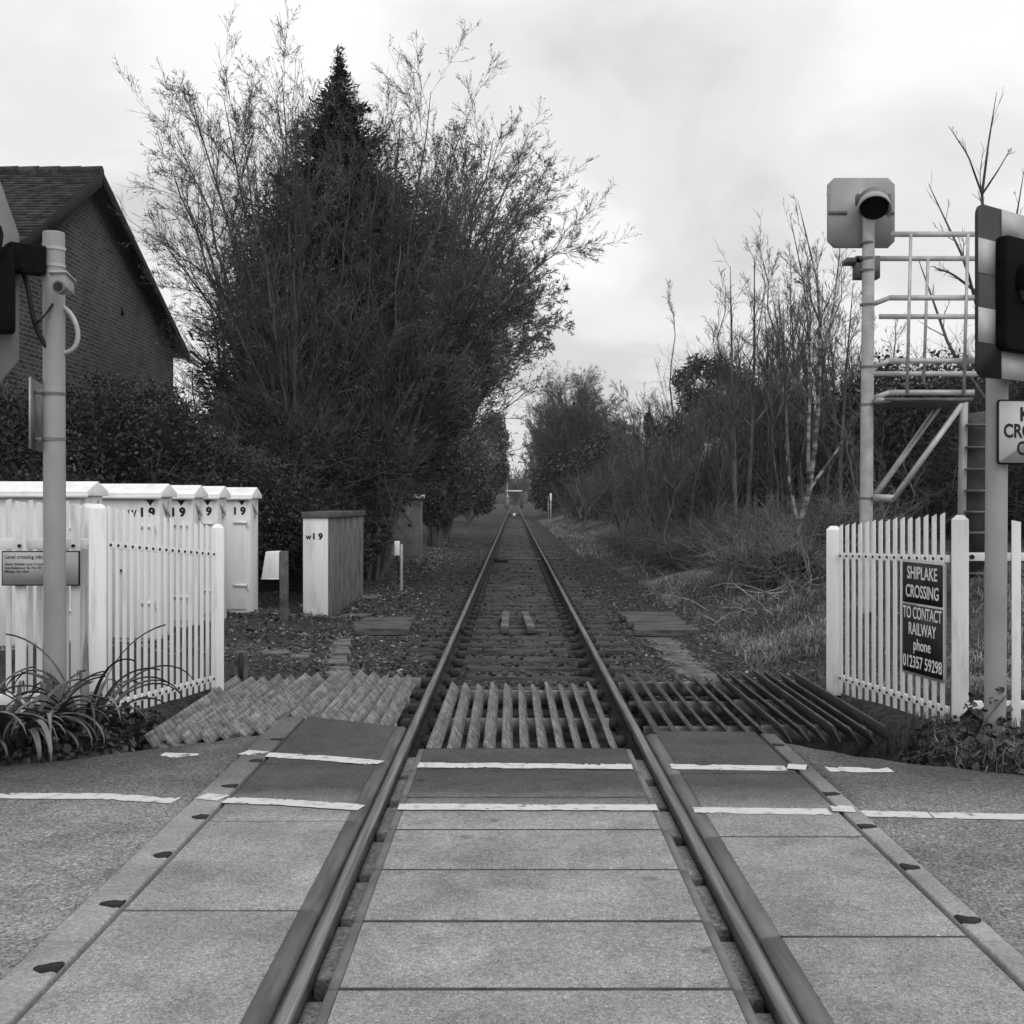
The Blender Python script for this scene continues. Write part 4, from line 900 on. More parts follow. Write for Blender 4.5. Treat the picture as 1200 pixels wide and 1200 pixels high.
def bare_tree(name, label, base, limbs, r0, levels, catk=0, mt=m_twig, mb=m_bark, group=None, leaf=(.05, .3), rt=.012, mleaf=None, ksz=3):
    """limbs: list of point arrays; levels: list of (m,t0,ang,lr,rr,n,wob,up)"""
    t = thing(name, label, 'tree', base, group)
    pts = np.stack(limbs); N, n, _ = pts.shape
    rl = np.array(r0) * np.ones(N); rad = rl[:, None] * (np.linspace(1, 0, n) ** .8)[None] + rt
    link_mesh('trunk', [tubes(pts, rad, 7)], mb, t, smooth=True)
    tw, buds = [], []
    for li, (m, t0, ang, lr, rr, ns, wob, up) in enumerate(levels):
        p, d, L, r = kids(pts, rad, m, t0, 1.0, ang, .22, lr, rr, rmin=.0035)
        pts, rad = grow(p, d, L, r, ns, wob, up)
        tw.append(tubes(pts, np.maximum(rad, .0028), ksz))
        if catk and li >= len(levels) - 2:
            bi = np.repeat(np.arange(len(pts)), catk); kk = rng.integers(0, ns + 1, len(bi)); buds.append((pts[bi, kk], norm(pts[bi, np.minimum(kk, ns - 1) + 1] - pts[bi, np.minimum(kk, ns - 1)])))
    cr = link_mesh('crown', tw, mt, t)
    if buds:
        c = np.concatenate([b[0] for b in buds]); d = np.concatenate([b[1] for b in buds])
        d = norm(d + rng.normal(0, .5, d.shape)); s = rng.uniform(.6, 1.4, len(c)) * leaf[0]
        c = c + d * (s * .5)[:, None]
        link_mesh('catkins' if mleaf is None else 'leaves', [leaves(c, s, leaf[1], d)], mleaf or m_catkin, cr)
    return t
def gen_limbs(base, n, h, spread, bow=.2, j=.06, npt=9, fan=None):
    o = []
    for i in range(n):
        a = rng.uniform(0, 6.28) if fan is None else rng.uniform(*fan); s = math.sqrt(rng.uniform(.05, 1)) * spread
        hh = h * (1 - .35 * (s / max(spread, .01)) ** 2) * rng.uniform(.85, 1.0)
        o.append(limb(np.array(base) + rng.normal(0, .06, 3) * (1, 1, 0), np.array(base) + (s * math.cos(a), s * math.sin(a), hh), (0, bow * h * .1), npt, j * h / 8))
    return o
def blob_points(lumps, N, inner=.55):
    """points in ragged lumps; lumps: (cx,cy,cz,rx,ry,rz)"""
    lumps = np.array(lumps, float); w = (lumps[:, 3] * lumps[:, 4] * lumps[:, 5]) ** .67; w /= w.sum()
    k = rng.choice(len(lumps), N, p=w); u = norm(rng.normal(size=(N, 3)))
    ph = np.sin(u[:, 0] * 7 + k * 1.7) * np.sin(u[:, 1] * 6 + k) * np.sin(u[:, 2] * 8 + k * .6)
    r = (inner + (1.02 - inner) * rng.uniform(0, 1, N) ** .6) * (1 + .16 * ph) + rng.normal(0, .035, N)
    return lumps[k, :3] + u * r[:, None] * lumps[k, 3:], u
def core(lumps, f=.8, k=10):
    """closed rough inner mass, added inside the leaves to stop light passing through"""
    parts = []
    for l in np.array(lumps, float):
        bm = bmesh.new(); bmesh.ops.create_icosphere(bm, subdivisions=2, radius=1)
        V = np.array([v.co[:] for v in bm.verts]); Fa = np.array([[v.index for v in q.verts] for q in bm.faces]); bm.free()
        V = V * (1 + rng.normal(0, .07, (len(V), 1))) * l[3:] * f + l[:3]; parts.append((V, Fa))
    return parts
def bush(name, label, lumps, N, size, asp, mat, cat='bush', shoots=0, shoot_len=.8, group=None, inner=.6, corem=m_core, cf=.78, twig=m_twig, flat=.6, six=False):
    L = np.array(lumps, float); base = (L[:, 0].mean(), L[:, 1].mean(), float(gz(L[:, 0].mean(), L[:, 1].mean())))
    t = thing(name, label, cat, base, group)
    if cf:
        for pc_ in core(lumps, cf): link_mesh('light_stop_core', [pc_], corem, t, smooth=True)  # opaque dark cores added so light does not pass through the bush
    c, u = blob_points(lumps, N, inner)
    keep = c[:, 2] > gz(c[:, 0], c[:, 1]) - .05; c, u = c[keep], u[keep]
    fo = link_mesh('foliage', [leaves(c, rng.uniform(.6, 1.4, len(c)) * size, asp, norm(rng.normal(size=c.shape) + u * .4 + np.array([0, 0, -.25])), flat=flat, six=six)], mat, t)
    if shoots:
        p, u = blob_points(lumps, shoots, .75); d = norm(u + rng.normal(0, .5, u.shape) + np.array([0, 0, .35]))
        pts, rad = grow(p - d * shoot_len * .4, d, rng.uniform(.5, 1.3, shoots) * shoot_len, np.full(shoots, .006), 5, .16, -.02)
        p2, d2, L2, r2 = kids(pts, rad, 3, .2, 1, .7, .2, .4, .7, .0035); q2, rr2 = grow(p2, d2, L2, r2, 3, .15)
        link_mesh('shoots', [tubes(pts, rad, 3), tubes(q2, rr2, 3)], twig, t)
    return t

# ------------------------------------------------------------------ left: conifer
def conifer():
    D = 27.0; bx = X(398, D); H = Z(52, D); t = thing('conifer', 'tall dark conifer with pointed tip rising among the bare trees', 'tree', (bx, D, 0))
    zz = np.linspace(-.2, H, 24); link_mesh('trunk', [tube(np.c_[bx + .06 * np.sin(zz), np.full(24, D), zz], np.linspace(.26, .012, 24), 8)], m_bark, t, smooth=True)
    prof_y = np.array([52, 75, 100, 150, 200, 260, 330, 420, 500, 545, 575]); prof_w = np.array([2, 5, 16, 42, 70, 100, 124, 138, 136, 95, 62])
    N = 1900; py = 55 + (575 - 55) * rng.uniform(0, 1, N) ** .72
    z = Z(py, D); rmax = np.interp(py, prof_y, prof_w) * D / F * rng.uniform(.45, 1.25, N)
    a = rng.uniform(0, 6.28, N); d = np.stack([np.cos(a), np.sin(a), .45 + .5 * (py < 200)], 1)
    pts, rad = grow(np.c_[np.full(N, bx), np.full(N, D), z - rmax * .25], d, rmax, .008 + rmax * .009, 6, .09, -.07)
    link_mesh('boughs', [tubes(pts, rad, 4)], m_bark, t)
    k = np.maximum((rmax * 44).astype(int), 12); idx = np.repeat(np.arange(N), k); tt = rng.uniform(.25, 1, len(idx)) ** .7 * 5.999; ki = tt.astype(int); f = (tt - ki)[:, None]
    c = pts[idx, ki] * (1 - f) + pts[idx, ki + 1] * f; dd = norm(pts[idx, ki + 1] - pts[idx, ki])
    sp = rng.normal(0, 1, c.shape) * (.05 + .10 * rmax[idx] / 2)[:, None] * np.array([1, 1, .7]); c = c + sp
    link_mesh('crown', [leaves(c, rng.uniform(.5, 1.2, len(c)) * np.interp(py[idx], [55, 200], [.10, .2]), .28, norm(dd + rng.normal(0, .55, c.shape) + np.array([0, 0, .1])))], m_conif, t)
conifer()

# left: two large multi-stemmed catkin trees
LV = [(20, .2, .52, .34, .5, 6, .06, .016), (11, .15, .58, .42, .6, 4, .07, .03), (5.5, .12, .55, .52, .7, 3, .08, .04)]
def fan(base_px, base_D, tips, spread=1.5):
    b = np.array([X(base_px, base_D), base_D, -.1]); o = []
    for (px, py, bow) in tips:
        dD = rng.uniform(-spread, spread)
        o.append(limb(b + rng.normal(0, .12, 3) * (1, 1, 0), P(px, py + max(0, 52 - py * .15), base_D + dD), (0, bow), 10, .05))
    return b, o
b, L_ = fan(352, 23.0, [(205, 125, .5), (225, 75, .3), (262, 75, 0), (330, 45, 0), (350, 85, 0), (285, 125, .2), (195, 280, 1.0), (212, 200, .6), (362, 120, 0), (300, 190, .3), (262, 330, .8), (345, 170, .2), (200, 165, .6), (230, 260, .6), (410, 170, 0), (380, 260, .2), (320, 300, .4), (280, 250, .4), (430, 300, .3)])
bare_tree('catkin_tree', 'bare many-stemmed tree hung with catkins, fanning left of the conifer', b, L_, .046, LV, catk=1, leaf=(.065, .2), group='bare catkin trees around the conifer', rt=.006)
b, L_ = fan(432, 24.0, [(505, 65, 0), (470, 95, 0), (545, 110, .2), (578, 130, .3), (605, 170, .5), (622, 205, .7), (620, 245, 1.0), (655, 285, 1.3), (600, 220, .6), (615, 330, 1.2), (550, 190, .2), (515, 160, .1), (440, 140, 0), (570, 290, .8), (505, 210, .2), (545, 320, .6), (470, 250, .2), (430, 240, .1), (520, 380, .5)])
bare_tree('catkin_tree', 'bare many-stemmed tree hung with catkins, reaching right over the track', b, L_, .046, LV, catk=1, leaf=(.065, .2), group='bare catkin trees around the conifer', rt=.006)
# small scrubby trees and the fine tree behind
b, L_ = fan(285, 26.0, [(245, 350, .3), (262, 335, .1), (255, 420, .5), (240, 400, .4), (300, 340, .1), (285, 380, 0), (250, 470, .5), (320, 400, .1)])
bare_tree('scrub_tree', 'small tangled bare tree between the house and the conifer', b, L_, .05, [(11, .25, .7, .4, .6, 5, .16, .02), (8, .2, .7, .45, .6, 4, .18, .02), (4, .2, .7, .5, .7, 3, .18, 0)], catk=1, leaf=(.04, .4))
LVf = [(22, .2, .6, .34, .55, 5, .10, .03), (11, .2, .6, .42, .6, 4, .12, .04), (7, .2, .6, .5, .7, 3, .12, .04)]
b, L_ = fan(508, 42.0, [(525, 165, 0), (560, 175, 0), (590, 205, .3), (610, 250, .6), (625, 310, .9), (625, 370, 1.2), (600, 420, 1.2), (500, 220, .2), (540, 260, .2), (580, 330, .6), (500, 320, .5), (555, 220, .2), (590, 300, .7), (560, 380, .6), (540, 430, .4), (600, 350, .9)], 3)
bare_tree('feathery_tree', 'pale feathery tree just behind the catkin trees, above the track', b, L_, .07, LVf, catk=3, leaf=(.10, .4), mt=m_twig_far, mleaf=M('young_leaves', .15, .32, 1, island=.4, rough=.8))
# dark mass below the trees: separate bushes
def lump(px, py, D, rx, rz, ry=None): p = P(px, py, D); return (p[0], p[1], p[2], rx, ry or rx, rz)
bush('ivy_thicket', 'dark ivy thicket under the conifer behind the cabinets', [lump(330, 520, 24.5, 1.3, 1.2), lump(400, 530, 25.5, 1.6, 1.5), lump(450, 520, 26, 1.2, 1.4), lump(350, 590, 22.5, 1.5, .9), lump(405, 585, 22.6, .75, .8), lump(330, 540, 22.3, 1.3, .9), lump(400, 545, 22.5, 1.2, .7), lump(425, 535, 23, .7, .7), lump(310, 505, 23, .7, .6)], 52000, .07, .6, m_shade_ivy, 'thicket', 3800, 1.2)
bush('evergreen_tree', 'dark evergreen crown to the right of the conifer', [lump(480, 400, 28.5, .9, 1.5), lump(500, 470, 29, .9, 1.2), lump(470, 330, 28, .7, 1.0)], 26000, .10, .6, m_ivy, 'tree', 100, .9, cf=.6)
# hedge in front of the house
bush('hedge', 'tall untrimmed hedge between the brick house and the white cabinets', [lump(20, 535, 18.5, 1.1, 1.2), lump(75, 520, 18.3, .9, .95), lump(130, 515, 18.2, .9, 1.0), lump(180, 520, 18.3, .9, .95), lump(225, 560, 18.8, .85, .8), lump(268, 575, 19.5, .85, .8), lump(-50, 520, 18.6, 1.1, 1.2), lump(20, 590, 18.2, 1.2, .8), lump(110, 590, 18.2, 1.3, .8), lump(210, 595, 18.4, 1.2, .8), lump(300, 600, 19.3, 1.0, .9)], 85000, .055, .6, m_bush, 'hedge', 2200, .8, six=True)
bush('bramble_bush', 'low bramble bank under the trees beside the plank cabinet', [lump(330, 640, 21, .9, .6), lump(380, 630, 22, 1.0, .8), lump(415, 620, 23, .7, .7)], 16000, .075, .6, m_bush, 'bush', 400, .7)
# left side towards the vanishing point
bush('bramble_bush', 'dark bramble clump beside the dull cabinet, between it and the track', [lump(505, 590, 40, .6, .7), lump(512, 600, 42, .6, .6), lump(518, 575, 45, .7, .9)], 7000, .11, .55, m_bush, 'bush', 400, .9)
def tw_bush(name, label, px, D, base_n, hpx, spread, mt=m_twig_far, rad=.05, lv=None, leaf=(.1, .4), catk=1, cat='tree', mleaf=None, r3=.012, group=None):
    b = np.array([X(px, D), D, float(gz(X(px, D), D)) - .1]); h = Z(hpx, D) - b[2]
    t = bare_tree(name, label, b, gen_limbs(b, base_n, h, spread), rad, lv or [(12, .2, .6, .36, .6, 5, .1, .04), (8, .2, .6, .45, .65, 4, .12, .04), (4, .2, .6, .5, .7, 3, .12, .03)], catk=catk, leaf=leaf, mt=mt, mleaf=mleaf, rt=r3, group=group)
    t['category'] = cat; return t
tw_bush('shrub', 'tall bare grey shrub leaning to the track, left verge beyond the dull cabinet', 524, 50, 22, 490, 1.6, cat='shrub')
tw_bush('shrub', 'bare grey shrub on the left verge, farther down the line', 550, 72, 20, 500, 1.7, cat='shrub')
bush('evergreen_tree', 'dark ivy-covered tree on the left verge near the vanishing point', [lump(576, 515, 140, 2.0, 3.4), lump(582, 548, 140, 1.5, 2.4), lump(566, 550, 138, 2.2, 3.5), lump(560, 585, 136, 2.0, 2.0)], 16000, .3, .6, m_ivy, 'tree', 0, cf=.7)
bush('leafy_bush', 'speckled laurel bush on the left verge beyond the dull cabinet', [lump(538, 560, 58, 1.3, 1.5), lump(524, 580, 54, 1.2, 1.0), lump(515, 560, 50, 1.0, 1.2), lump(508, 580, 47, .8, .8)], 15000, .15, .55, m_laurel, 'bush', 250, 1.2)
bush('leafy_bush', 'dark bush on the left verge, in front of the ivy-covered tree', [lump(552, 582, 85, 1.5, 1.4), lump(545, 560, 80, 1.6, 2.0)], 9000, .2, .55, m_bush, 'bush', 200, 1.6)
tw_bush('shrub', 'faint bare trees closing the view past the far bridge', 604, 300, 26, 545, 5.5, lv=[(14, .2, .6, .36, .6, 4, .1, .04), (9, .2, .6, .5, .7, 3, .12, .04)], rad=.14, r3=.05, leaf=(.3, .5), cat='tree')
tw_bush('shrub', 'bare tree far down the line, left of the bridge mast', 577, 190, 18, 520, 2.4, rad=.1, r3=.03, leaf=(.22, .5), cat='tree')
tw_bush('shrub', 'bare tree far down the line, right of the bridge', 631, 200, 20, 500, 3, rad=.1, r3=.03, leaf=(.22, .5), cat='tree')

fw_l = [(x, 430 + rng.uniform(-15, 25), 3.0 + rng.uniform(-1, 1), 9, 6, 6.5 + rng.uniform(-1, 3.5) + min(abs(x) * .05, 5)) for x in np.arange(-110, 111, 9.0)]
c_, u_ = blob_points(fw_l, 26000, .75)
stuff(link_mesh('far_wood', core(fw_l, .86) + [leaves(c_, rng.uniform(.5, 1.2, len(c_)), .5)], M('haze_toned_wood', .05, .12, .3, rough=.9, island=.3)), 'far grey wood closing the end of the line', 'wood')  # wood colour carries part of the distance haze

# ------------------------------------------------------------------ right side
tw_bush('round_tree', 'broad rounded bare tree, the tallest far down the right side', 672, 108, 46, 430, 4.9, rad=.13, r3=.014, leaf=(.09, .35), catk=1, lv=[(19, .2, .7, .32, .55, 5, .09, .01), (11, .15, .7, .45, .65, 4, .1, .01), (7, .12, .7, .5, .7, 3, .12, .01)])
bush('ivy_tree', 'dark ivy-covered trunk mass inside the far rounded tree', [lump(680, 510, 112, 2.2, 3.2), lump(660, 560, 106, 2.8, 2.6), lump(700, 555, 104, 3.2, 3.0), lump(645, 575, 120, 2.2, 2.2), lump(725, 530, 100, 2.2, 2.6)], 22000, .3, .55, m_ivy, 'tree', 400, 2.2, cf=.65)
tw_bush('round_tree', 'pale slender bare tree to the right of the rounded tree', 752, 92, 18, 458, 3.0, rad=.10, r3=.012, catk=0)
tw_bush('round_tree', 'pale slender bare tree between the rounded tree and the ivy trees', 785, 80, 16, 452, 2.6, rad=.09, r3=.012, catk=0)
bush('ivy_tree', 'ivy-clad forked trunk standing before the pale slender trees', [lump(772, 520, 75, .55, 1.3), lump(765, 545, 74, .9, 1.4), lump(760, 497, 75, .3, .8), lump(742, 555, 76, 1.5, 1.6)], 9000, .2, .55, m_ivy, 'tree', 60, 1.2, cf=.6)
bush('ivy_tree', 'leafy evergreen with drooping outer sprays above the right bank', [lump(800, 446, 42, .45, .5), lump(818, 430, 41, .5, .45), lump(843, 436, 40, .55, .6), lump(815, 468, 41, .6, .5), lump(868, 455, 40, .7, .8), lump(842, 485, 40, 1.0, .9), lump(805, 505, 42, .9, .8), lump(890, 490, 40, .9, 1.0)], 7000, .2, .3, m_ivy, 'tree', 1100, 1.5, inner=.1, cf=0)
bush('bramble_bank', 'dark tangled scrub bank right of the track below the evergreen', [lump(800, 575, 40, 2.0, 1.2), lump(740, 585, 55, 2.2, 1.3), lump(860, 575, 33, 1.8, 1.2), lump(840, 605, 30, 1.4, .8), lump(775, 615, 36, 1.3, .7), lump(710, 590, 70, 2.4, 1.5)], 12000, .10, .5, m_bush, 'scrub', 7000, 1.7, inner=.4)
bush('bramble_patch', 'low tangled brambles along the foot of the right thickets', [lump(880, 655, 18.5, .6, .28), lump(930, 660, 17.5, .6, .3), lump(790, 640, 27, .9, .35), lump(825, 640, 25, .9, .4), lump(865, 640, 23, .9, .45), lump(900, 640, 21.5, .8, .45), lump(940, 630, 21, .8, .5), lump(990, 630, 20, .9, .5), lump(755, 630, 33, 1.1, .4)], 5000, .06, .5, m_bush, 'brambles', 5200, .85, inner=.3, cf=.6, twig=M('pale_canes', .08, .24, 1.4, rough=.9, island=.4))
LVb = [(13, .1, .42, .30, .5, 5, .06, .03), (7, .12, .5, .45, .65, 4, .08, .02), (4, .1, .5, .5, .75, 3, .09, .01)]
m_twig_pale = M('pale_bare_twigs', .05, .2, 1.3, detail=4, rough=.9, island=.4)
def brush(label, px, D, n, top, spread, bj, mt=m_twig_pale, rad=.022):
    b = np.array([X(px, D), D, float(gz(X(px, D), D)) - .1]); h = Z(top, D) - b[2]; L_ = []
    for i in range(n):
        q = b + np.array([rng.normal(0, bj), rng.normal(0, bj), 0]); hh = h * rng.uniform(.5, 1.0)
        L_.append(limb(q, q + np.array([rng.normal(0, spread), rng.normal(0, spread), hh]), (0, .1), 9, .06))
    t = bare_tree('bare_thicket', label, b, L_, rad, LVb, catk=0, mt=mt, rt=.005, group='bare thickets along the right bank'); t['category'] = 'thicket'
brush('tall bare thicket around the pale sapling pair', 872, 26, 40, 368, .45, 1.0)
brush('tall bare thicket between the saplings and the birch', 918, 24.5, 40, 318, .4, .8)
brush('tall bare thicket directly behind the signal mast', 985, 24, 40, 305, .4, .9)
brush('bare thicket left of the sapling pair, below the evergreen', 828, 30, 36, 445, .5, 1.1)
brush('bare thicket in the middle of the right verge', 778, 42, 26, 525, .6, 1.4, m_twig_far, .03)
brush('bare thicket far down the right verge near the rounded tree', 728, 64, 26, 530, .8, 1.8, m_twig_far, .04)
brush('low bare thicket behind the right fence under the platform', 1065, 22, 26, 470, .5, 1.0)
LVs = [(16, .3, .5, .22, .5, 5, .08, .06), (6, .2, .55, .45, .6, 4, .1, .05), (3, .2, .55, .5, .7, 3, .1, .04)]
def sapling(px0, py0, D, pts, r, label, name='sapling', mb=m_bark, group='slender saplings on the right bank', extra=(), lv=LVs):
    x0 = X(px0, D); zb = float(gz(x0, D)) - .1
    c = [np.array([x0, D, zb])] + [P(a, b_, D + rng.uniform(-.15, .15)) for a, b_ in pts]
    c = np.array(c); s = np.r_[0, np.cumsum(np.linalg.norm(np.diff(c, axis=0), axis=1))]; u = np.linspace(0, s[-1], 10)
    main = np.stack([np.interp(u, s, c[:, k]) for k in range(3)], 1)
    L_ = [main]
    for e in extra:
        q = np.array([P(a, b_, D + rng.uniform(-.4, .4)) for a, b_ in e]); ss = np.r_[0, np.cumsum(np.linalg.norm(np.diff(q, axis=0), axis=1))]; uu = np.linspace(0, ss[-1], 10)
        L_.append(np.stack([np.interp(uu, ss, q[:, k]) for k in range(3)], 1))
    ex = []
    for l in L_[1:]:
        k = int(np.argmin(np.linalg.norm(main - l[0], axis=1))); l += (main[k] - l[0]) * np.linspace(1, 0, 10)[:, None]; ex.append(max(.008, r * (1 - k / 9) ** .8 * .7))
    return bare_tree(name, label, (x0, D, zb), L_, [r] + ex, lv, mb=mb, catk=0, group=group, rt=.004)
sapling(864, 655, 22, [(861, 560), (858, 450), (856, 312)], .05, 'slender bare sapling with pale straight stem, left of the pair on the right bank')
sapling(873, 645, 23, [(880, 530), (884, 440), (884, 298)], .055, 'slender bare sapling with pale leaning stem, right of the pair on the right bank', extra=[[(882, 505), (900, 480), (925, 440)], [(881, 500), (866, 485), (855, 470)]])
sapling(918, 650, 20, [(945, 600), (958, 500), (962, 400), (958, 330), (935, 235)], .055, 'silver birch with patchy white bark, forked low beside the signal mast', 'birch_tree', m_birch, None,
        extra=[[(950, 560), (948, 520), (951, 430), (945, 340), (925, 250)], [(960, 440), (975, 380), (985, 290), (978, 230)], [(945, 600), (930, 560), (920, 520)], [(962, 370), (940, 320), (915, 300)], [(950, 565), (985, 520), (1000, 490)]])
sapling(932, 640, 21, [(925, 560), (920, 460), (918, 360)], .04, 'thin bare sapling just left of the birch')
sapling(905, 640, 24, [(905, 560), (902, 470), (908, 380)], .04, 'thin bare sapling between the pale pair and the birch')
sapling(985, 630, 22, [(985, 540), (992, 430), (1000, 330)], .045, 'thin bare sapling just right of the birch, behind the mast')
sapling(1165, 640, 17, [(1160, 420), (1150, 210), (1162, 150), (1168, 108)], .06, 'tall bare tree with few upright twigs behind the chequered signal', 'bare_tree', m_bark, None,
        extra=[[(1152, 205), (1135, 170), (1112, 148)], [(1152, 205), (1170, 190), (1184, 175)], [(1158, 400), (1130, 300), (1100, 240), (1088, 215)], [(1158, 390), (1175, 330), (1200, 200)], [(1155, 460), (1110, 400), (1075, 300)], [(1145, 330), (1110, 310), (1092, 312)]],
        lv=[(6, .35, .55, .22, .5, 4, .08, .06), (3, .3, .55, .45, .6, 3, .1, .05)])
bush('laurel_bush', 'leafy evergreen bush behind the signal platform', [lump(1065, 468, 23, .7, .7), lump(1110, 455, 23.5, .8, .8), lump(1040, 440, 24, .5, .5), lump(1010, 490, 24, .9, .9), lump(1090, 500, 23, 1.1, 1.1), lump(1160, 470, 23, 1.0, 1.0)], 9500, .10, .55, m_laurel, 'bush', 500, .9, inner=.25, cf=.35)
bush('scrub_thicket', 'dark twiggy thicket behind the right fence and mast', [lump(975, 570, 25, 1.2, 1.2), lump(1040, 560, 24, 1.4, 1.5), lump(1110, 560, 23, 1.4, 1.5), lump(1190, 560, 22, 1.4, 1.6), lump(920, 570, 27, 1.3, 1.2), lump(1000, 520, 27, 1.2, 1.2), lump(890, 600, 26, 1.1, .7), lump(1250, 520, 22, 1.6, 2.2)], 17000, .08, .5, m_bush, 'thicket', 9000, 1.4, inner=.4)
# cut branches heap
def heap(label, px, py, D, n, L, spread):
    p = P(px, py, D); zg = float(gz(p[0], D)); t_b = np.c_[rng.normal(p[0], spread, n), rng.normal(D, .7, n), np.full(n, zg)]
    t_b[:, 2] = gz(t_b[:, 0], t_b[:, 1]) + rng.uniform(0, .15, n)
    d = np.c_[rng.normal(.0, .8, n), rng.normal(0, .5, n), np.abs(rng.normal(.35, .35, n))]
    pts, rad = grow(t_b, d, rng.uniform(.4, 1.3, n) * L, rng.uniform(.005, .014, n), 5, .16, -.07)
    q, dd, l2, r2 = kids(pts, rad, 3, .2, 1, .7, .2, .5, .6); q2, rr2 = grow(q, dd, l2 * .8, r2, 4, .2)
    tag(link_mesh('brushwood_heap', [tubes(pts, rad, 5), tubes(q2, rr2, 3)], M('dry_wood', .10, .26, 3, island=.4), loc=(p[0], D, zg)), label, 'brushwood')
heap('heap of pale cut branches at the foot of the birch', 900, 680, 16, 30, .8, .5)
heap('scatter of cut branches on the right bank farther from the fence', 815, 672, 19, 14, .7, .45)

# ------------------------------------------------------------------ ground cover (uncountable)
def blades(name, c, h, w, mat, lean=.5, label=None):
    N = len(c); a = rng.uniform(0, 6.28, N); d = np.stack([np.cos(a), np.sin(a), 0 * a], 1); s = np.stack([-np.sin(a), np.cos(a), 0 * a], 1) * (np.asarray(w) * np.ones(N))[:, None]
    hh = (np.asarray(h) * np.ones(N) * rng.uniform(.5, 1.3, N))[:, None]; l = np.abs(rng.normal(lean, lean * .5, N))[:, None]
    m = c + d * hh * l * .3 + np.array([0, 0, 1]) * hh * .6; tip = c + d * hh * l + np.array([0, 0, 1]) * hh * np.maximum(.95 - .5 * l, .15)
    V = np.stack([c - s * .5, c + s * .5, m + s * .35, tip, m - s * .35], 1).reshape(-1, 3); b = np.arange(N)[:, None] * 5
    o = link_mesh(name, [(V, b + np.array([[0, 1, 2, 4]])), (V[:0], np.zeros((0, 3), int))], mat)
    me = o.data
    o2 = link_mesh(name + '_tips', [(V, b + np.array([[4, 2, 3]]))], mat)
    # join the two face sets into one mesh
    bpy.data.objects.remove(o); bpy.data.objects.remove(o2)
    return stuff(link_mesh(name, [(V, b + np.array([[0, 1, 2, 4]])), (V.copy(), b + np.array([[4, 2, 3]]))], mat), label, 'ground cover')
def on_ground(x, y, dz=0.0): return np.stack([x, y, gz(x, y) + dz], 1)
def patchy(x, y, f=.9, thr=0.0): return (np.sin(x * f * 2.1 + 1) * np.sin(y * f * 1.3 + x * .7) + np.sin(x * 1.7 * f - y * .8 * f + 2)) > thr
# dead grass on the right bank
N = 70000; x = rng.uniform(2.3, 8, N); y = 9.2 + 25 * rng.uniform(0, 1, N) ** 1.4; k = (patchy(x, y, 1.1, .1) | (rng.uniform(0, 1, N) < .12)) & ((x > 2.55) | (y > 11)); 
blades('dead_grass', on_ground(x[k], y[k]), np.full(k.sum(), .12), .007, m_dead, 1.25, 'pale flattened dead grass over the right bank')
N = 30000; x = rng.uniform(2.4, 10, N); y = rng.uniform(8.6, 40, N); k = patchy(x, y, 1.3, .1)
blades('grass', on_ground(x[k], y[k]), .13, .007, m_grass, .6, 'short green grass among the dead grass on the right bank')
N = 7000; x = rng.uniform(1.9, 4.5, N) ; y = rng.uniform(34, 95, N); blades('dead_grass', on_ground(x, y), .2, .02, m_dead, .8, 'pale grass strip along the right of the track far off')
# left earth: sparse grass tufts
N = 30000; x = rng.uniform(-6.5, -1.9, N); y = rng.uniform(10.6, 30, N); k = patchy(x, y, 1.1, .3)
blades('grass', on_ground(x[k], y[k]), .08, .006, m_grass, .7, 'thin grass on the bare earth before the cabinets')
# verge at the foot of the right fence and pole
def strip(N, f0, f1, xa, xb):
    x = rng.uniform(xa, xb, N); e = road_edge(x); return x, e + rng.uniform(f0, f1, N)
x, y = strip(7000, .02, 1.4, 2.2, 5.0); k = (y > road_edge(x) + .06)
blades('grass', on_ground(x[k], y[k], -.01), .15, .007, m_grass, .6, 'rough verge grass around the foot of the right pole')
x, y = strip(2200, .0, .8, 2.5, 5); blades('dead_grass', on_ground(x, y, -.01), .16, .007, m_dead, .9, 'dry grass stems around the foot of the right pole')
x, y = strip(3500, .05, 1.3, -5.5, -2.4); blades('grass', on_ground(x, y, -.01), .09, .007, m_grass, .6, 'low weeds at the foot of the left fence')
# low leafy weeds and ivy
def weeds(label, N, xa, xb, f0, f1, size, h, mat):
    x, y = strip(N, f0, f1, xa, xb); c = on_ground(x, y, 0); c[:, 2] += np.abs(rng.normal(0, h, N))
    stuff(link_mesh('weeds', [leaves(c, rng.uniform(.5, 1.4, N) * size, .8, flat=1.2, six=True)], mat), label, 'ground cover')
weeds('low leafy weeds along the right road edge', 9000, 1.75, 5.2, .0, 1.0, .045, .05, m_bush)
weeds('dark leafy weeds under the strappy plants on the left verge', 9000, -6, -2.1, .0, 1.2, .05, .05, m_ivy)
weeds('pale litter scraps along the right verge', 500, 1.8, 4.0, -.02, .5, .03, .01, m_litter)
# fallen leaves and ballast
def litter(label, N, xa, xb, ya, yb, size, p=1.6):
    x = rng.uniform(xa, xb, N); y = ya + (yb - ya) * rng.uniform(0, 1, N) ** p; c = on_ground(x, y, .012)
    stuff(link_mesh('fallen_leaves', [leaves(c, rng.uniform(.5, 1.4, N) * size, .7, norm(rng.normal(size=(N, 3)) * (1, 1, .25)), flat=2.5)], m_litter), label, 'ground cover')
litter('fallen leaves on the ballast left of the track', 8000, -4.2, -1.0, 11.5, 50, .048)
litter('fallen leaves on the ballast right of the track', 6000, 1.0, 4.5, 10.6, 50, .045)
litter('fallen leaves under the trees on the left bank', 6000, -8, -2, 14, 45, .08, 1.0)
cube = np.array([[-1, -1, -1], [1, -1, -1], [1, 1, -1], [-1, 1, -1], [-1, -1, 1], [1, -1, 1], [1, 1, 1], [-1, 1, 1]]) * .5
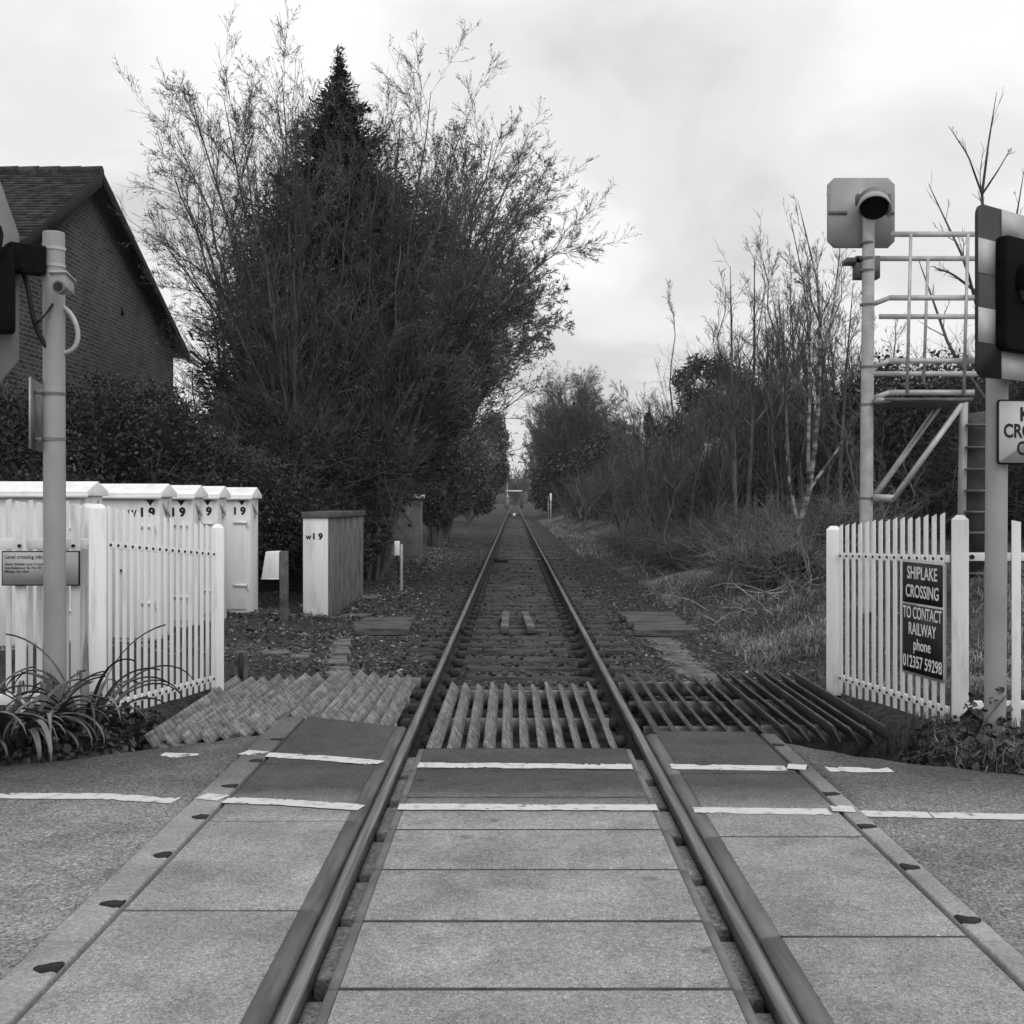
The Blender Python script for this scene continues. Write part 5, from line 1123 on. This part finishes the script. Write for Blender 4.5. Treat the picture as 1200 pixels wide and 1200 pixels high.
N = 56000; x = rng.uniform(-2.6, 2.6, N); y = 10.2 + 45 * rng.uniform(0, 1, N) ** 1.9
k = (np.abs(np.abs(x) - .7525) > .09); x, y = x[k], y[k]; N = len(x)
s = rng.uniform(.022, .05, N); V = cube[None] * rng.uniform(.45, 1.1, (N, 8, 3)) * s[:, None, None]
an = rng.uniform(0, 6.28, N); c_, s_n = np.cos(an), np.sin(an); Vr = V.copy(); Vr[..., 0] = V[..., 0] * c_[:, None] - V[..., 1] * s_n[:, None]; Vr[..., 1] = V[..., 0] * s_n[:, None] + V[..., 1] * c_[:, None]
near_sl = np.abs(((y - 2.2) / .66 + .5) % 1 - .5) * .66 < .135
zst = np.where(near_sl & (np.abs(x) < 1.28), np.where(rng.uniform(0, 1, N) < .10, -.155, -.30), gz(x, y) + s * .12 - .015)
Vr = Vr + np.stack([x, y, zst], 1)[:, None]
stuff(link_mesh('ballast', [(Vr.reshape(-1, 3), (np.arange(N)[:, None, None] * 8 + BOXF[None]).reshape(-1, 4))], m_stone), 'grey ballast stones around the sleepers', 'ballast')
# loose grit on the asphalt edges
# ------------------------------------------------------------------ strappy plants
def strappy(label, x, y, n, L, wid, toward=None):
    zg = float(gz(x, y)) - .02; parts = []
    for i in range(n):
        a = rng.uniform(0, 6.28); l = L * rng.uniform(.55, 1.15); ln = rng.uniform(.25, 1.0); w = wid * rng.uniform(.6, 1.1)
        m = 14; d = np.array([math.cos(a), math.sin(a), 0]); s = np.array([-d[1], d[0], 0])
        el = R(90) - ln * .55; pt = np.array([x, y, zg]) + d * rng.uniform(0, .09); C_, e = [pt.copy()], el
        for k in range(m):
            e -= (ln * .30 + .03) * (k / m + .12) * 1.25; pt = pt + (d * math.cos(e) + np.array([0, 0, 1]) * math.sin(e)) * l / m; pt[2] = max(pt[2], .015); C_.append(pt.copy())
        C_ = np.array(C_); t = np.linspace(0, 1, m + 1); ww = (w * np.minimum(1, .55 + 2 * t) * (1 - t ** 3) + .002)[:, None]
        V = np.concatenate([C_ - s * ww * .5 + (0, 0, .006), C_ - (0, 0, .004), C_ + s * ww * .5 + (0, 0, .006)])
        q = np.arange(m); n1 = m + 1
        parts.append((V, np.concatenate([np.stack([q, q + n1, q + n1 + 1, q + 1], 1), np.stack([q + n1, q + 2 * n1, q + 2 * n1 + 1, q + n1 + 1], 1)])))
    tag(link_mesh('strappy_plant', parts, m_flax, loc=(x, y, zg), smooth=True), label, 'plant', 'strappy plants by the left road')
for px, py, n, L, lab in ((18, 880, 44, .95, 'clump of arching strap leaves at the far left of the verge'), (52, 872, 30, .8, 'clump of arching strap leaves just before the left post'), (100, 862, 38, 1.0, 'clump of arching strap leaves at the fence corner'), (-45, 885, 30, .9, 'clump of strap leaves beyond the left clump, half hidden')):
    p = G(px, py); strappy(lab, p[0], p[1], n, L * .82, .046)
# ivy on the right pole
N = 230; a = rng.uniform(0, 6.28, N); zz = np.abs(rng.normal(0, .15, N)).clip(0, .42); rr_ = .072 + np.abs(rng.normal(0, .07, N)) * (.6 - zz).clip(.06)
iv = np.stack([QX - .08 + np.cos(a) * rr_ * 1.3, QD - .02 + np.sin(a) * rr_, zz], 1)
stem = tube(bez([(QX - .2, QD - .1, 0), (QX - .15, QD - .12, .15), (QX - .1, QD - .1, .2), (QX + .02, QD - .075, .32)]), .005, 5)
tv = thing('ivy_plant', 'dark ivy climbing the foot of the right pole', 'plant', (QX - .1, QD, 0))
link_mesh('leaves', [leaves(iv, rng.uniform(.025, .055, N), .85, flat=.3, six=True)], m_ivy, tv); link_mesh('stem', [stem], m_bark, tv)

# ------------------------------------------------------------------ thin damp air
hm = bpy.data.materials.new('haze'); hm.use_nodes = True; ht = hm.node_tree; ht.nodes.clear()
pv = nd(ht, 'ShaderNodeVolumePrincipled'); pv.inputs['Color'].default_value = (.9, .9, .9, 1); pv.inputs['Density'].default_value = HAZE
ho = nd(ht, 'ShaderNodeOutputMaterial'); ht.links.new(pv.outputs[0], ho.inputs['Volume'])
hz_ = link_mesh('haze', [box(-902, 902, -42, 2002, -1.6, 22)], hm); hz_['kind'] = 'stuff'
